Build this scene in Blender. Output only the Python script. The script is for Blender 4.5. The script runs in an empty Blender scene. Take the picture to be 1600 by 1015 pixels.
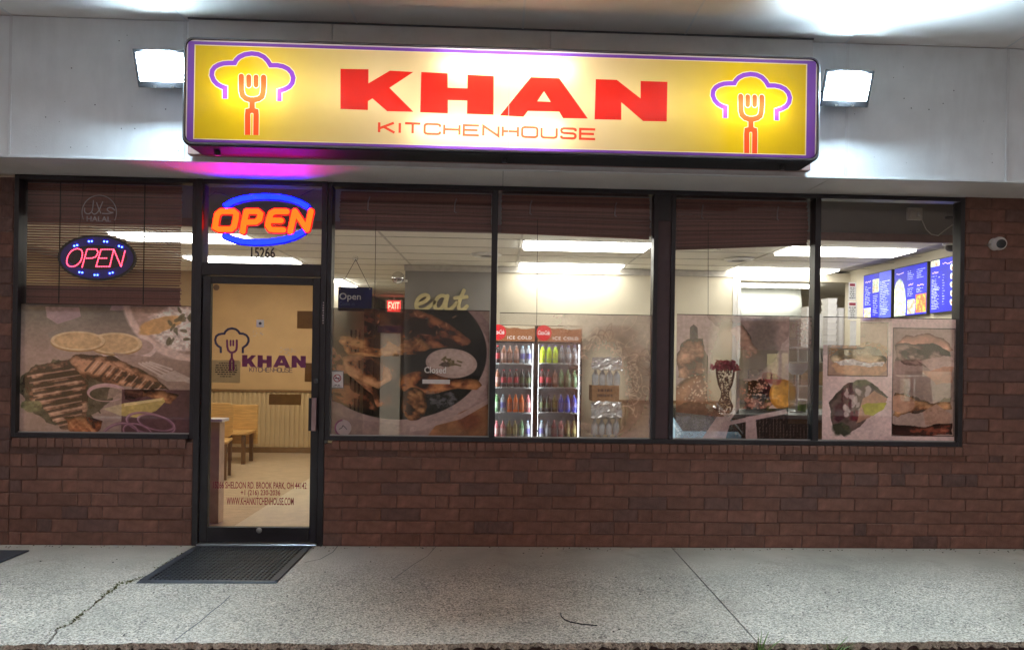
import bpy, bmesh, math, random
import numpy as np
from mathutils import Vector, Matrix
from mathutils.geometry import delaunay_2d_cdt

random.seed(7)
S = bpy.context.scene
COL = S.collection

# ------------------------------------------------------------------ camera, world, exposure
PITCH, YAW, ROLL = (math.radians(a) for a in (0.10728, -2.38745, -0.84937))
FPX, CX, CY = 1150.68, 829.70, 556.40            # focal length and principal point in photo pixels (1600 wide)
EYE = Vector((0.0, -5.9, 1.516))


def cam_axes():
    cp, sp, cy, sy, cr, sr = math.cos(PITCH), math.sin(PITCH), math.cos(YAW), math.sin(YAW), math.cos(ROLL), math.sin(ROLL)
    ry = Matrix(((cy, -sy, 0), (sy, cy, 0), (0, 0, 1)))
    rp = Matrix(((1, 0, 0), (0, cp, -sp), (0, sp, cp)))
    rr = Matrix(((cr, 0, sr), (0, 1, 0), (-sr, 0, cr)))
    return ry @ rp @ rr


RC = cam_axes()
cam = bpy.data.cameras.new('camera')
cam.sensor_width = 36
cam.lens = FPX / 1600 * 36
cam.shift_x = -(CX - 800) / 1600
cam.shift_y = (CY - 507.5) / 1600
cam.clip_start, cam.clip_end = 0.05, 500
cam_ob = bpy.data.objects.new('camera', cam)
COL.objects.link(cam_ob)
right, fwd, up = RC.col[0], RC.col[1], RC.col[2]
m3 = Matrix((right, up, -fwd)).transposed()
cam_ob.matrix_world = Matrix.Translation(EYE) @ m3.to_4x4()
S.camera = cam_ob

W = bpy.data.worlds.new('World')
S.world = W
W.use_nodes = True
wn = W.node_tree
wn.nodes.clear()
w_out = wn.nodes.new('ShaderNodeOutputWorld')
w_sky = wn.nodes.new('ShaderNodeTexSky')
w_sky.sky_type = 'NISHITA'
w_sky.sun_disc = False
w_sky.sun_elevation = math.radians(-4)
w_sky.sun_rotation = math.radians(200)
w_bg = wn.nodes.new('ShaderNodeBackground')
w_bg.inputs['Strength'].default_value = 0.10
w_glow = wn.nodes.new('ShaderNodeBackground')     # even glow of the town on the night sky
w_glow.inputs['Color'].default_value = (1.0, 0.80, 0.74, 1)
w_glow.inputs['Strength'].default_value = 0.36
w_add = wn.nodes.new('ShaderNodeAddShader')
wn.links.new(w_sky.outputs[0], w_bg.inputs['Color'])
wn.links.new(w_bg.outputs[0], w_add.inputs[0])
wn.links.new(w_glow.outputs[0], w_add.inputs[1])
wn.links.new(w_add.outputs[0], w_out.inputs['Surface'])

S.view_settings.view_transform = 'Standard'
S.view_settings.look = 'None'
S.view_settings.exposure = 0.45
S.view_settings.gamma = 1
S.view_settings.use_curve_mapping = False
S.render.engine = 'CYCLES'
cy = S.cycles
cy.use_denoising = True
try:
    cy.denoiser = 'OPENIMAGEDENOISE'
except Exception:
    pass
cy.max_bounces = 10
cy.diffuse_bounces = 5
cy.glossy_bounces = 4
cy.transmission_bounces = 6
cy.transparent_max_bounces = 32
cy.sample_clamp_indirect = 6.0
cy.caustics_reflective = False
cy.caustics_refractive = False

FLOOD_E, TROFFER_E, NEON_E, TUBE_E = 1280.0, 10.5, 1.0, 39.0


# ------------------------------------------------------------------ places
def ray(u, v):
    return RC @ Vector(((u - CX) / FPX, 1.0, -(v - CY) / FPX))


def at(u, v, Y):
    d = ray(u, v)
    return EYE + d * ((Y - EYE.y) / d.y)


def atz(u, v, Z):
    d = ray(u, v)
    return EYE + d * ((Z - EYE.z) / d.z)


def atx(u, v, X):
    d = ray(u, v)
    return EYE + d * ((X - EYE.x) / d.x)


# ------------------------------------------------------------------ materials
def nodes_of(m):
    m.use_nodes = True
    return m.node_tree.nodes, m.node_tree.links


def pmat(name, col, rough=0.6, metal=0.0, var=0.12, scale=14, bump=0.0, bscale=120, rnd=0.0, emis=None, estr=0.0,
         spec=0.5, dirt=None, dirt_scale=2.5, dirt_amt=0.4, stretch=None, dirt_stretch=None):
    m = bpy.data.materials.new(name)
    N, L = nodes_of(m)
    b = N['Principled BSDF']
    b.inputs['Roughness'].default_value = rough
    b.inputs['Metallic'].default_value = metal
    b.inputs['Specular IOR Level'].default_value = spec
    tc = N.new('ShaderNodeTexCoord')
    src = tc.outputs['Object']
    if stretch:
        mp = N.new('ShaderNodeMapping')
        mp.inputs['Scale'].default_value = stretch
        L.new(src, mp.inputs['Vector'])
        src = mp.outputs[0]
    nz = N.new('ShaderNodeTexNoise')
    nz.inputs['Scale'].default_value = scale
    nz.inputs['Detail'].default_value = 6
    L.new(src, nz.inputs['Vector'])
    mr = N.new('ShaderNodeMapRange')
    mr.inputs['From Min'].default_value, mr.inputs['From Max'].default_value = 0.3, 0.7
    mr.inputs['To Min'].default_value, mr.inputs['To Max'].default_value = 1 - var, 1 + var
    L.new(nz.outputs['Fac'], mr.inputs['Value'])
    val = mr.outputs[0]
    if rnd:
        oi = N.new('ShaderNodeObjectInfo')
        m2 = N.new('ShaderNodeMapRange')
        m2.inputs['To Min'].default_value, m2.inputs['To Max'].default_value = 1 - rnd, 1 + rnd
        L.new(oi.outputs['Random'], m2.inputs['Value'])
        mu = N.new('ShaderNodeMath')
        mu.operation = 'MULTIPLY'
        L.new(val, mu.inputs[0])
        L.new(m2.outputs[0], mu.inputs[1])
        val = mu.outputs[0]
    sc = N.new('ShaderNodeVectorMath')
    sc.operation = 'SCALE'
    sc.inputs[0].default_value = col[:3]
    L.new(val, sc.inputs['Scale'])
    cout = sc.outputs[0]
    if dirt:
        n2 = N.new('ShaderNodeTexNoise')
        n2.inputs['Scale'].default_value = dirt_scale
        n2.inputs['Detail'].default_value = 8
        n2.inputs['Roughness'].default_value = 0.65
        dv = tc.outputs['Object']
        if dirt_stretch:
            mq = N.new('ShaderNodeMapping')
            mq.inputs['Scale'].default_value = dirt_stretch
            L.new(dv, mq.inputs['Vector'])
            dv = mq.outputs[0]
        L.new(dv, n2.inputs['Vector'])
        m3_ = N.new('ShaderNodeMapRange')
        m3_.inputs['From Min'].default_value, m3_.inputs['From Max'].default_value = 0.5, 0.75
        m3_.inputs['To Max'].default_value = dirt_amt
        L.new(n2.outputs['Fac'], m3_.inputs['Value'])
        mx = N.new('ShaderNodeMix')
        mx.data_type = 'RGBA'
        L.new(m3_.outputs[0], mx.inputs['Factor'])
        L.new(cout, mx.inputs['A'])
        mx.inputs['B'].default_value = (*dirt, 1)
        cout = mx.outputs['Result']
    L.new(cout, b.inputs['Base Color'])
    if bump:
        n3 = N.new('ShaderNodeTexNoise')
        n3.inputs['Scale'].default_value = bscale
        n3.inputs['Detail'].default_value = 4
        L.new(src, n3.inputs['Vector'])
        bp = N.new('ShaderNodeBump')
        bp.inputs['Strength'].default_value = bump
        bp.inputs['Distance'].default_value = 0.004
        L.new(n3.outputs['Fac'], bp.inputs['Height'])
        L.new(bp.outputs[0], b.inputs['Normal'])
    if emis:
        b.inputs['Emission Color'].default_value = (*emis, 1)
        b.inputs['Emission Strength'].default_value = estr
    return m


def emat(name, col, strength):
    m = bpy.data.materials.new(name)
    N, L = nodes_of(m)
    N.clear()
    o = N.new('ShaderNodeOutputMaterial')
    e = N.new('ShaderNodeEmission')
    e.inputs['Color'].default_value = (*col, 1)
    e.inputs['Strength'].default_value = strength
    L.new(e.outputs[0], o.inputs['Surface'])
    return m


def glass_mat(name, tint=(0.97, 0.98, 0.97), haze=0.02, ior=1.28):
    """thin clear pane: clear transmission, Fresnel reflection and a little dust"""
    m = bpy.data.materials.new(name)
    N, L = nodes_of(m)
    N.clear()
    o = N.new('ShaderNodeOutputMaterial')
    tr = N.new('ShaderNodeBsdfTransparent')
    tr.inputs['Color'].default_value = (*tint, 1)
    gl = N.new('ShaderNodeBsdfGlossy')
    gl.inputs['Roughness'].default_value = 0.02
    fr = N.new('ShaderNodeFresnel')
    fr.inputs['IOR'].default_value = ior
    mx = N.new('ShaderNodeMixShader')
    L.new(fr.outputs[0], mx.inputs['Fac'])
    L.new(tr.outputs[0], mx.inputs[1])
    L.new(gl.outputs[0], mx.inputs[2])
    df = N.new('ShaderNodeBsdfDiffuse')
    df.inputs['Color'].default_value = (0.6, 0.58, 0.55, 1)
    tc = N.new('ShaderNodeTexCoord')
    nz = N.new('ShaderNodeTexNoise')
    nz.inputs['Scale'].default_value = 3
    nz.inputs['Detail'].default_value = 10
    nz.inputs['Roughness'].default_value = 0.7
    L.new(tc.outputs['Object'], nz.inputs['Vector'])
    mr = N.new('ShaderNodeMapRange')
    mr.inputs['From Min'].default_value, mr.inputs['From Max'].default_value = 0.42, 0.75
    mr.inputs['To Max'].default_value = haze * 3
    L.new(nz.outputs['Fac'], mr.inputs['Value'])
    m2 = N.new('ShaderNodeMixShader')
    L.new(mr.outputs[0], m2.inputs['Fac'])
    L.new(mx.outputs[0], m2.inputs[1])
    L.new(df.outputs[0], m2.inputs[2])
    L.new(m2.outputs[0], o.inputs['Surface'])
    return m


def lit_face_mat(name, col, col2=None, glow_stops=None):
    """backlit sign plastic: light from the tubes inside comes through it"""
    m = bpy.data.materials.new(name)
    N, L = nodes_of(m)
    N.clear()
    o = N.new('ShaderNodeOutputMaterial')
    tl = N.new('ShaderNodeBsdfTranslucent')
    df = N.new('ShaderNodeBsdfDiffuse')
    a = N.new('ShaderNodeMixShader')
    a.inputs['Fac'].default_value = 0.42
    tc = N.new('ShaderNodeTexCoord')
    nz = N.new('ShaderNodeTexNoise')
    nz.inputs['Scale'].default_value = 3.0
    nz.inputs['Detail'].default_value = 6
    L.new(tc.outputs['Object'], nz.inputs['Vector'])
    mr = N.new('ShaderNodeMapRange')
    mr.inputs['To Min'].default_value, mr.inputs['To Max'].default_value = 0.88, 1.08
    L.new(nz.outputs['Fac'], mr.inputs['Value'])
    sc = N.new('ShaderNodeVectorMath')
    sc.operation = 'SCALE'
    sc.inputs[0].default_value = col
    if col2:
        # cream blend puts the tubes' overexposed glow into the middle of the face
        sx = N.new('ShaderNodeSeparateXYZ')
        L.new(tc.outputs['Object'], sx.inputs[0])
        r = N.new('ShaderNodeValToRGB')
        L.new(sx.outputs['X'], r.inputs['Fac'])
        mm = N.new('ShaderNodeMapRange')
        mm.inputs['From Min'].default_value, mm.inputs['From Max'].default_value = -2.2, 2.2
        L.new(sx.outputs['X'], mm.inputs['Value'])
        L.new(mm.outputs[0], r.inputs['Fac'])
        r.color_ramp.elements[0].position = glow_stops[0]
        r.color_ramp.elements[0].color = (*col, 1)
        r.color_ramp.elements[1].position = glow_stops[1]
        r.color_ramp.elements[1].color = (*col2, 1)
        for p, c in ((glow_stops[2], col2), (glow_stops[3], col)):
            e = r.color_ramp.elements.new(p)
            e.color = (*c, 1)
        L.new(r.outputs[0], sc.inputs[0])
    L.new(mr.outputs[0], sc.inputs['Scale'])
    L.new(sc.outputs[0], tl.inputs['Color'])
    L.new(sc.outputs[0], df.inputs['Color'])
    L.new(tl.outputs[0], a.inputs[1])
    L.new(df.outputs[0], a.inputs[2])
    g = N.new('ShaderNodeBsdfGlossy')
    g.inputs['Roughness'].default_value = 0.12
    b = N.new('ShaderNodeMixShader')
    b.inputs['Fac'].default_value = 0.03
    L.new(a.outputs[0], b.inputs[1])
    L.new(g.outputs[0], b.inputs[2])
    L.new(b.outputs[0], o.inputs['Surface'])
    return m


def film_mat(name, img, clear=0.35):
    """perforated printed window film: print seen through partly clear holes"""
    m = bpy.data.materials.new(name)
    N, L = nodes_of(m)
    N.clear()
    o = N.new('ShaderNodeOutputMaterial')
    ti = N.new('ShaderNodeTexImage')
    ti.image = img
    tl = N.new('ShaderNodeBsdfTranslucent')
    df = N.new('ShaderNodeBsdfDiffuse')
    a = N.new('ShaderNodeMixShader')
    a.inputs['Fac'].default_value = 0.35
    L.new(ti.outputs['Color'], tl.inputs['Color'])
    L.new(ti.outputs['Color'], df.inputs['Color'])
    L.new(tl.outputs[0], a.inputs[1])
    L.new(df.outputs[0], a.inputs[2])
    tr = N.new('ShaderNodeBsdfTransparent')
    mx = N.new('ShaderNodeMixShader')
    L.new(ti.outputs['Alpha'], mx.inputs['Fac'])
    L.new(tr.outputs[0], mx.inputs[1])
    L.new(a.outputs[0], mx.inputs[2])
    L.new(mx.outputs[0], o.inputs['Surface'])
    return m


def print_mat(name, img, emit=0.0, rough=0.5):
    m = bpy.data.materials.new(name)
    N, L = nodes_of(m)
    b = N['Principled BSDF']
    ti = N.new('ShaderNodeTexImage')
    ti.image = img
    L.new(ti.outputs['Color'], b.inputs['Base Color'])
    b.inputs['Roughness'].default_value = rough
    if emit:
        b.inputs['Base Color'].default_value = (0.02, 0.02, 0.02, 1)
        L.new(ti.outputs['Color'], b.inputs['Emission Color'])
        b.inputs['Emission Strength'].default_value = emit
    return m


M = {}
M['alu'] = pmat('dark_bronze_aluminium', (0.010, 0.009, 0.012), 0.38, 0.0, 0.3, 9, dirt=(0.03, 0.028, 0.03), dirt_amt=0.5)
M['black'] = pmat('black_plastic', (0.012, 0.012, 0.013), 0.45)
M['brick'] = pmat('red_brown_brick', (0.162, 0.075, 0.053), 0.85, 0, 0.28, 16, 1.0, 110, rnd=0.17,
                  dirt=(0.09, 0.06, 0.05), dirt_scale=5, dirt_amt=0.5)
M['brick_dark'] = pmat('dark_flashed_brick', (0.112, 0.060, 0.049), 0.85, 0, 0.28, 16, 1.0, 110, rnd=0.15)
M['mortar'] = pmat('brown_mortar', (0.118, 0.066, 0.054), 0.95, 0, 0.25, 40, 0.8, 200)
M['panel'] = pmat('white_painted_board', (0.80, 0.82, 0.83), 0.55, 0, 0.05, 5, 0.25, 90, dirt=(0.50, 0.50, 0.51), dirt_scale=2.2, dirt_amt=0.30, dirt_stretch=(1.6, 1, .35))
M['backer'] = pmat('grey_painted_metal', (0.70, 0.69, 0.68), 0.45, 0, 0.06, 4, 0.1, 60, dirt=(0.36, 0.33, 0.32), dirt_amt=0.35)
M['soffit'] = pmat('white_soffit_board', (0.80, 0.77, 0.74), 0.6, 0, 0.05, 3, 0.2, 60, dirt=(0.6, 0.54, 0.50), dirt_scale=1.2, dirt_amt=0.3)
M['trim'] = pmat('white_trim', (0.72, 0.73, 0.74), 0.5, 0, 0.05, 8)
M['caulk'] = pmat('dark_joint', (0.10, 0.10, 0.105), 0.8)
M['steel'] = pmat('brushed_steel', (0.48, 0.49, 0.49), 0.3, 0.9, 0.1, 3, stretch=(1, 1, 30))
M['chrome'] = pmat('chrome', (0.7, 0.7, 0.68), 0.12, 1.0, 0.02)
M['lamp_grey'] = pmat('grey_lamp_metal', (0.06, 0.06, 0.065), 0.5, 0.3)
M['white'] = pmat('white_plastic', (0.75, 0.74, 0.72), 0.4, 0, 0.04)
M['paper'] = pmat('paper', (0.72, 0.66, 0.5), 0.8, 0, 0.06)
M['cream'] = pmat('cream_wall_paint', (0.66, 0.60, 0.47), 0.7, 0, 0.05, 3, 0.1, 200)
M['grey_wall'] = pmat('warm_grey_wall_paint', (0.27, 0.255, 0.24), 0.7, 0, 0.06, 3, 0.1, 200)
M['tan'] = pmat('tan_wall_paint', (0.58, 0.41, 0.235), 0.7, 0, 0.06, 3, 0.1, 200)
M['wains'] = pmat('corrugated_tan_wainscot', (0.58, 0.46, 0.29), 0.55, 0, 0.06, 3)
M['wood'] = pmat('light_wood_laminate', (0.56, 0.35, 0.14), 0.4, 0, 0.22, 6, stretch=(1, 1, 14))
M['wood_dark'] = pmat('dark_wood', (0.16, 0.085, 0.04), 0.45, 0, 0.2, 8, stretch=(12, 1, 1))
M['tile'] = pmat('mineral_ceiling_tile', (0.80, 0.77, 0.69), 0.9, 0, 0.08, 90, 0.6, 160)
M['tee'] = pmat('ceiling_grid_metal', (0.5, 0.47, 0.42), 0.5)
M['floor_wood'] = pmat('wood_look_floor', (0.50, 0.40, 0.30), 0.35, 0, 0.25, 5, 0.05, 60, stretch=(1, 8, 1))
M['floor_tile'] = pmat('pale_floor_tile', (0.66, 0.62, 0.54), 0.3, 0, 0.1, 8)
M['bamboo'] = pmat('brown_bamboo_slat', (0.25, 0.10, 0.080), 0.55, 0, 0.35, 40, rnd=0.35, stretch=(2, 20, 20))
M['cord'] = pmat('dark_cord', (0.03, 0.022, 0.02), 0.9)
M['bracket'] = pmat('mauve_plastic', (0.35, 0.25, 0.27), 0.4)
M['header'] = pmat('grey_header_board', (0.32, 0.31, 0.30), 0.7, 0, 0.05, 4)
M['rose'] = pmat('rose_brown_trim_and_shade', (0.30, 0.18, 0.16), 0.6)
M['rubber'] = pmat('black_rubber', (0.034, 0.037, 0.045), 0.55, 0, 0.25, 20, 0.4, 250)
M['glass'] = glass_mat('window_glass', (0.96, 0.965, 0.96), 0.006)
M['door_glass'] = glass_mat('amber_tinted_glass', (0.985, 0.93, 0.82), 0.012)
M['clear'] = glass_mat('display_glass', (0.98, 0.99, 0.99), 0.006)
M['plum'] = pmat('plum_vinyl', (0.16, 0.022, 0.09), 0.5)
M['navy'] = pmat('navy_vinyl', (0.03, 0.025, 0.075), 0.5)
M['white_vinyl'] = pmat('white_vinyl', (0.7, 0.7, 0.68), 0.5)
M['etch'] = pmat('frosted_white_vinyl', (0.42, 0.36, 0.37), 0.6)
M['digits'] = pmat('dark_vinyl', (0.03, 0.02, 0.03), 0.5)
M['red_vinyl'] = pmat('red_vinyl', (0.3, 0.03, 0.05), 0.5)
M['sign_blue'] = pmat('navy_plastic', (0.006, 0.010, 0.10), 0.5, spec=0.15)
M['gold'] = pmat('pale_gold_letter', (0.66, 0.57, 0.30), 0.5)


# ------------------------------------------------------------------ objects
def tag(o, label, cat, group=None, kind=None):
    if label:
        o['label'] = label
    if cat:
        o['category'] = cat
    if group:
        o['group'] = group
    if kind:
        o['kind'] = kind
    return o


def thing(name, label, cat, loc=(0, 0, 0), group=None, rotz=0.0):
    o = bpy.data.objects.new(name, None)
    o.empty_display_size = 0.1
    COL.objects.link(o)
    o.location = loc
    o.rotation_euler = (0, 0, rotz)
    return tag(o, label, cat, group)


def base_of(o):
    v = Vector((0, 0, 0))
    while o is not None:
        v = v + o.location
        o = o.parent
    return v


def link(name, me, parent=None, loc=None):
    o = bpy.data.objects.new(name, me)
    COL.objects.link(o)
    if parent:
        o.parent = parent
    if loc is not None:
        o.location = loc
    return o


class MB:
    def __init__(self):
        self.v, self.f, self.mi = [], [], []

    def add(self, vs, fs, mi=0):
        k = len(self.v)
        self.v += [tuple(p) for p in vs]
        self.f += [tuple(i + k for i in f) for f in fs]
        self.mi += [mi] * len(fs)
        return self

    def box(self, x0, x1, y0, y1, z0, z1, mi=0):
        x0, x1, y0, y1, z0, z1 = min(x0, x1), max(x0, x1), min(y0, y1), max(y0, y1), min(z0, z1), max(z0, z1)
        vs = [(x, y, z) for z in (z0, z1) for y in (y0, y1) for x in (x0, x1)]
        return self.add(vs, [(0, 2, 3, 1), (4, 5, 7, 6), (0, 1, 5, 4), (2, 6, 7, 3), (0, 4, 6, 2), (1, 3, 7, 5)], mi)

    def prism(self, poly, y0, y1, mi=0):
        """convex outline in x,z pushed along y"""
        n = len(poly)
        vs = [(p[0], y0, p[1]) for p in poly] + [(p[0], y1, p[1]) for p in poly]
        fs = [tuple(range(n)), tuple(range(2 * n - 1, n - 1, -1))]
        fs += [(i, i + n, (i + 1) % n + n, (i + 1) % n) for i in range(n)]
        return self.add(vs, fs, mi)

    def hexa(self, p, mi=0):
        """8 corners: bottom ring 0-3, top ring 4-7"""
        return self.add(p, [(0, 3, 2, 1), (4, 5, 6, 7), (0, 1, 5, 4), (1, 2, 6, 5), (2, 3, 7, 6), (3, 0, 4, 7)], mi)

    def lathe(self, prof, c, n=12, mi=0, axis='z'):
        vs, fs = [], []
        for r, h in prof:
            for k in range(n):
                a = 2 * math.pi * k / n
                p = (r * math.cos(a), r * math.sin(a), h)
                if axis == 'y':
                    p = (p[0], h, p[1])
                elif axis == 'x':
                    p = (h, p[0], p[1])
                vs.append((p[0] + c[0], p[1] + c[1], p[2] + c[2]))
        for i in range(len(prof) - 1):
            for k in range(n):
                fs.append((i * n + k, i * n + (k + 1) % n, (i + 1) * n + (k + 1) % n, (i + 1) * n + k))
        fs.append(tuple(range(n - 1, -1, -1)))
        fs.append(tuple(range((len(prof) - 1) * n, len(prof) * n)))
        return self.add(vs, fs, mi)

    def tube(self, path, r, n=6, mi=0, closed=False):
        P = [Vector(p) for p in path]
        vs, fs = [], []
        m = len(P)
        ref = Vector((0.13, 0.97, 0.21))
        for i, p in enumerate(P):
            a = P[(i - 1) % m] if (closed or i > 0) else p
            b = P[(i + 1) % m] if (closed or i < m - 1) else p
            t = (b - a).normalized()
            u = t.cross(ref).normalized()
            w = t.cross(u)
            rr = r[i] if isinstance(r, (list, tuple)) else r
            for k in range(n):
                an = 2 * math.pi * k / n
                vs.append(p + u * (rr * math.cos(an)) + w * (rr * math.sin(an)))
        for i in range(m if closed else m - 1):
            j = (i + 1) % m
            for k in range(n):
                fs.append((i * n + k, i * n + (k + 1) % n, j * n + (k + 1) % n, j * n + k))
        if not closed:
            fs.append(tuple(range(n - 1, -1, -1)))
            fs.append(tuple(range((m - 1) * n, m * n)))
        return self.add(vs, fs, mi)

    def mesh(self, name, mats, off=Vector((0, 0, 0)), bevel=0.0, smooth=False):
        me = bpy.data.meshes.new(name)
        me.from_pydata([tuple(Vector(p) - off) for p in self.v], [], self.f)
        if not isinstance(mats, (list, tuple)):
            mats = [mats]
        for m in mats:
            me.materials.append(m)
        me.polygons.foreach_set('material_index', self.mi)
        bm = bmesh.new()
        bm.from_mesh(me)
        bmesh.ops.recalc_face_normals(bm, faces=bm.faces)
        if bevel:
            es = [e for e in bm.edges if len(e.link_faces) == 2 and e.calc_face_angle(0) > 0.5]
            bmesh.ops.bevel(bm, geom=es, offset=bevel, offset_type='OFFSET', segments=1, affect='EDGES', profile=0.5, clamp_overlap=True)
        bm.to_mesh(me)
        bm.free()
        if smooth:
            me.polygons.foreach_set('use_smooth', [True] * len(me.polygons))
            try:
                me.set_sharp_from_angle(angle=math.radians(40))
            except Exception:
                pass
        return me

    def build(self, name, mats, parent=None, bevel=0.0, smooth=False, local=False):
        off = Vector((0, 0, 0)) if local else base_of(parent)
        return link(name, self.mesh(name, mats, off, bevel, smooth), parent)


def bx(name, mat, parent, x0, x1, y0, y1, z0, z1, bevel=0.0, local=False):
    return MB().box(x0, x1, y0, y1, z0, z1).build(name, mat, parent, bevel, local=local)


def copy_tree(o, parent=None):
    c = o.copy()
    COL.objects.link(c)
    c.parent = parent
    for ch in list(o.children):
        copy_tree(ch, c)
    return c


# ---- flat outlines
def ccw(p):
    a = sum(p[i][0] * p[(i + 1) % len(p)][1] - p[(i + 1) % len(p)][0] * p[i][1] for i in range(len(p)))
    return list(p) if a > 0 else list(p)[::-1]


def dedupe(p):
    q = []
    for a in p:
        if not q or (abs(a[0] - q[-1][0]) + abs(a[1] - q[-1][1])) > 1e-5:
            q.append(a)
    if len(q) > 1 and abs(q[0][0] - q[-1][0]) + abs(q[0][1] - q[-1][1]) < 1e-5:
        q.pop()
    return q


def circle(cx, cz, r, n=20, rz=None):
    rz = rz or r
    return [(cx + r * math.cos(2 * math.pi * k / n), cz + rz * math.sin(2 * math.pi * k / n)) for k in range(n)]


def stroke(path, w, cap=True, closed=False, n=6):
    """outline of a pen stroke of width w along path (one polygon), round ends when cap"""
    P = [Vector(p) for p in dedupe_open(path)]
    if closed:
        P = P + [P[0] + (P[-1] - P[0]) * .04]
    h = w / 2
    L_, R_ = [], []
    m = len(P)
    for i in range(m):
        d0 = (P[i] - P[i - 1]).normalized() if i > 0 else (P[1] - P[0]).normalized()
        d1 = (P[i + 1] - P[i]).normalized() if i < m - 1 else d0
        n0, n1 = Vector((-d0.y, d0.x)), Vector((-d1.y, d1.x))
        b = n0 + n1
        if b.length < 1e-4:
            b = n0
        b.normalize()
        k = h / max(.45, b.dot(n0))
        L_.append(P[i] + b * k)
        R_.append(P[i] - b * k)
    polys, a0, turn = [], 0, 0.0
    for i in range(1, m):
        if i < m - 1:
            turn += abs((P[i] - P[i - 1]).angle(P[i + 1] - P[i], 0))
        if i == m - 1 or turn > 1.0:
            polys.append(L_[a0:i + 1] + R_[a0:i + 1][::-1])
            a0, turn = i, 0.0
    if cap:
        d = (P[-1] - P[-2]).normalized()
        nn = Vector((-d.y, d.x))
        polys.append([P[-1] + nn * (h * math.cos(math.pi * k / n)) + d * (h * math.sin(math.pi * k / n)) for k in range(0, n + 1)])
        d = (P[0] - P[1]).normalized()
        nn = Vector((-d.y, d.x))
        polys.append([P[0] + nn * (h * math.cos(math.pi * k / n)) + d * (h * math.sin(math.pi * k / n)) for k in range(0, n + 1)])
    return [[(p.x, p.y) for p in q] for q in polys]


def dedupe_open(p):
    q = [p[0]]
    for a in p[1:]:
        if abs(a[0] - q[-1][0]) + abs(a[1] - q[-1][1]) > 1e-4:
            q.append(a)
    return q


def smooth_path(p, it=2, closed=False):
    for _ in range(it):
        q = [] if closed else [p[0]]
        m = len(p)
        for i in range(m if closed else m - 1):
            a, b = p[i], p[(i + 1) % m]
            q.append((a[0] * .75 + b[0] * .25, a[1] * .75 + b[1] * .25))
            q.append((a[0] * .25 + b[0] * .75, a[1] * .25 + b[1] * .75))
        if not closed:
            q.append(p[-1])
        p = q
    return p


def cdt_layers(layers):
    """layers: [(label, [polygons])], later ones on top -> (2D verts, {label: [triangles]})"""
    vs, fs, own = [], [], []
    for li, (lab, polys) in enumerate(layers):
        for p in polys:
            p = ccw(dedupe(p))
            if len(p) < 3:
                continue
            k = len(vs)
            vs += [Vector((a, b)) for a, b in p]
            fs.append(list(range(k, k + len(p))))
            own.append(li)
    ov, oe, of, _, _, orig = delaunay_2d_cdt(vs, [], fs, 1, 1e-6, True)
    res = {lab: [] for lab, _ in layers}
    for f, o in zip(of, orig):
        if o:
            res[layers[max(own[i] for i in o)][0]].append(tuple(f))
    return ov, res


def flat_mesh(mb, ov, tris, Y, depth=0.0, mi=0):
    """triangles of an x,z drawing put at depth Y facing -y; with depth they become a solid"""
    used = sorted({i for t in tris for i in t})
    ix = {i: k for k, i in enumerate(used)}
    n = len(used)
    vs = [(ov[i][0], Y, ov[i][1]) for i in used]
    fs = [tuple(ix[i] for i in t) for t in tris]
    if depth:
        vs += [(ov[i][0], Y + depth, ov[i][1]) for i in used]
        edges = {}
        for t in fs[:]:
            for a, b in ((t[0], t[1]), (t[1], t[2]), (t[2], t[0])):
                edges[(a, b)] = 1
        sides = [(a, b, b + n, a + n) for (a, b) in edges if (b, a) not in edges]
        fs = fs + [tuple(i + n for i in t[::-1]) for t in fs] + sides
    mb.add(vs, fs, mi)
    return mb


def shape(name, mat, parent, polys, Y, depth=0.0015, cut=None):
    lay = [('a', polys)] + ([('cut', cut)] if cut else [])
    ov, r = cdt_layers(lay)
    return flat_mesh(MB(), ov, r['a'], Y, depth).build(name, mat, parent)


def text_data(body, offset=0.0, shear=0.0, space=1.0):
    cu = bpy.data.curves.new('lettering', 'FONT')
    cu.body = body
    cu.offset = offset
    cu.shear = shear
    cu.space_character = space
    cu.resolution_u = 3
    o = bpy.data.objects.new('lettering', cu)
    COL.objects.link(o)
    dg = bpy.context.evaluated_depsgraph_get()
    me = bpy.data.meshes.new_from_object(o.evaluated_get(dg))
    bpy.data.objects.remove(o)
    bpy.data.curves.remove(cu)
    v = [(a.co.x, a.co.y) for a in me.vertices]
    t = []
    for p in me.polygons:
        ids = list(p.vertices)
        for k in range(1, len(ids) - 1):
            t.append((ids[0], ids[k], ids[k + 1]))
    bpy.data.meshes.remove(me)
    return v, t


def text(name, mat, parent, body, x0, x1, z0, z1, Y, depth=0.0015, offset=0.0, shear=0.0, space=1.0, slope=0.0, mb=None, place=None):
    """lettering fitted into a box"""
    v, t = text_data(body, offset, shear, space)
    a0, a1 = min(p[0] for p in v), max(p[0] for p in v)
    b0, b1 = min(p[1] for p in v), max(p[1] for p in v)
    ov = []
    for a, b in v:
        fx, fz = (a - a0) / (a1 - a0), (b - b0) / (b1 - b0)
        x, z = x0 + fx * (x1 - x0), z0 + fz * (z1 - z0) + slope * fx
        ov.append(place(x, z) if place else (x, z))
    m = mb or MB()
    flat_mesh(m, ov, t, Y, depth)
    return m if mb is not None else m.build(name, mat, parent)


def px(pts, Y):
    r = []
    for u, v in pts:
        p = at(u, v, Y)
        r.append((p.x, p.z))
    return r


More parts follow.
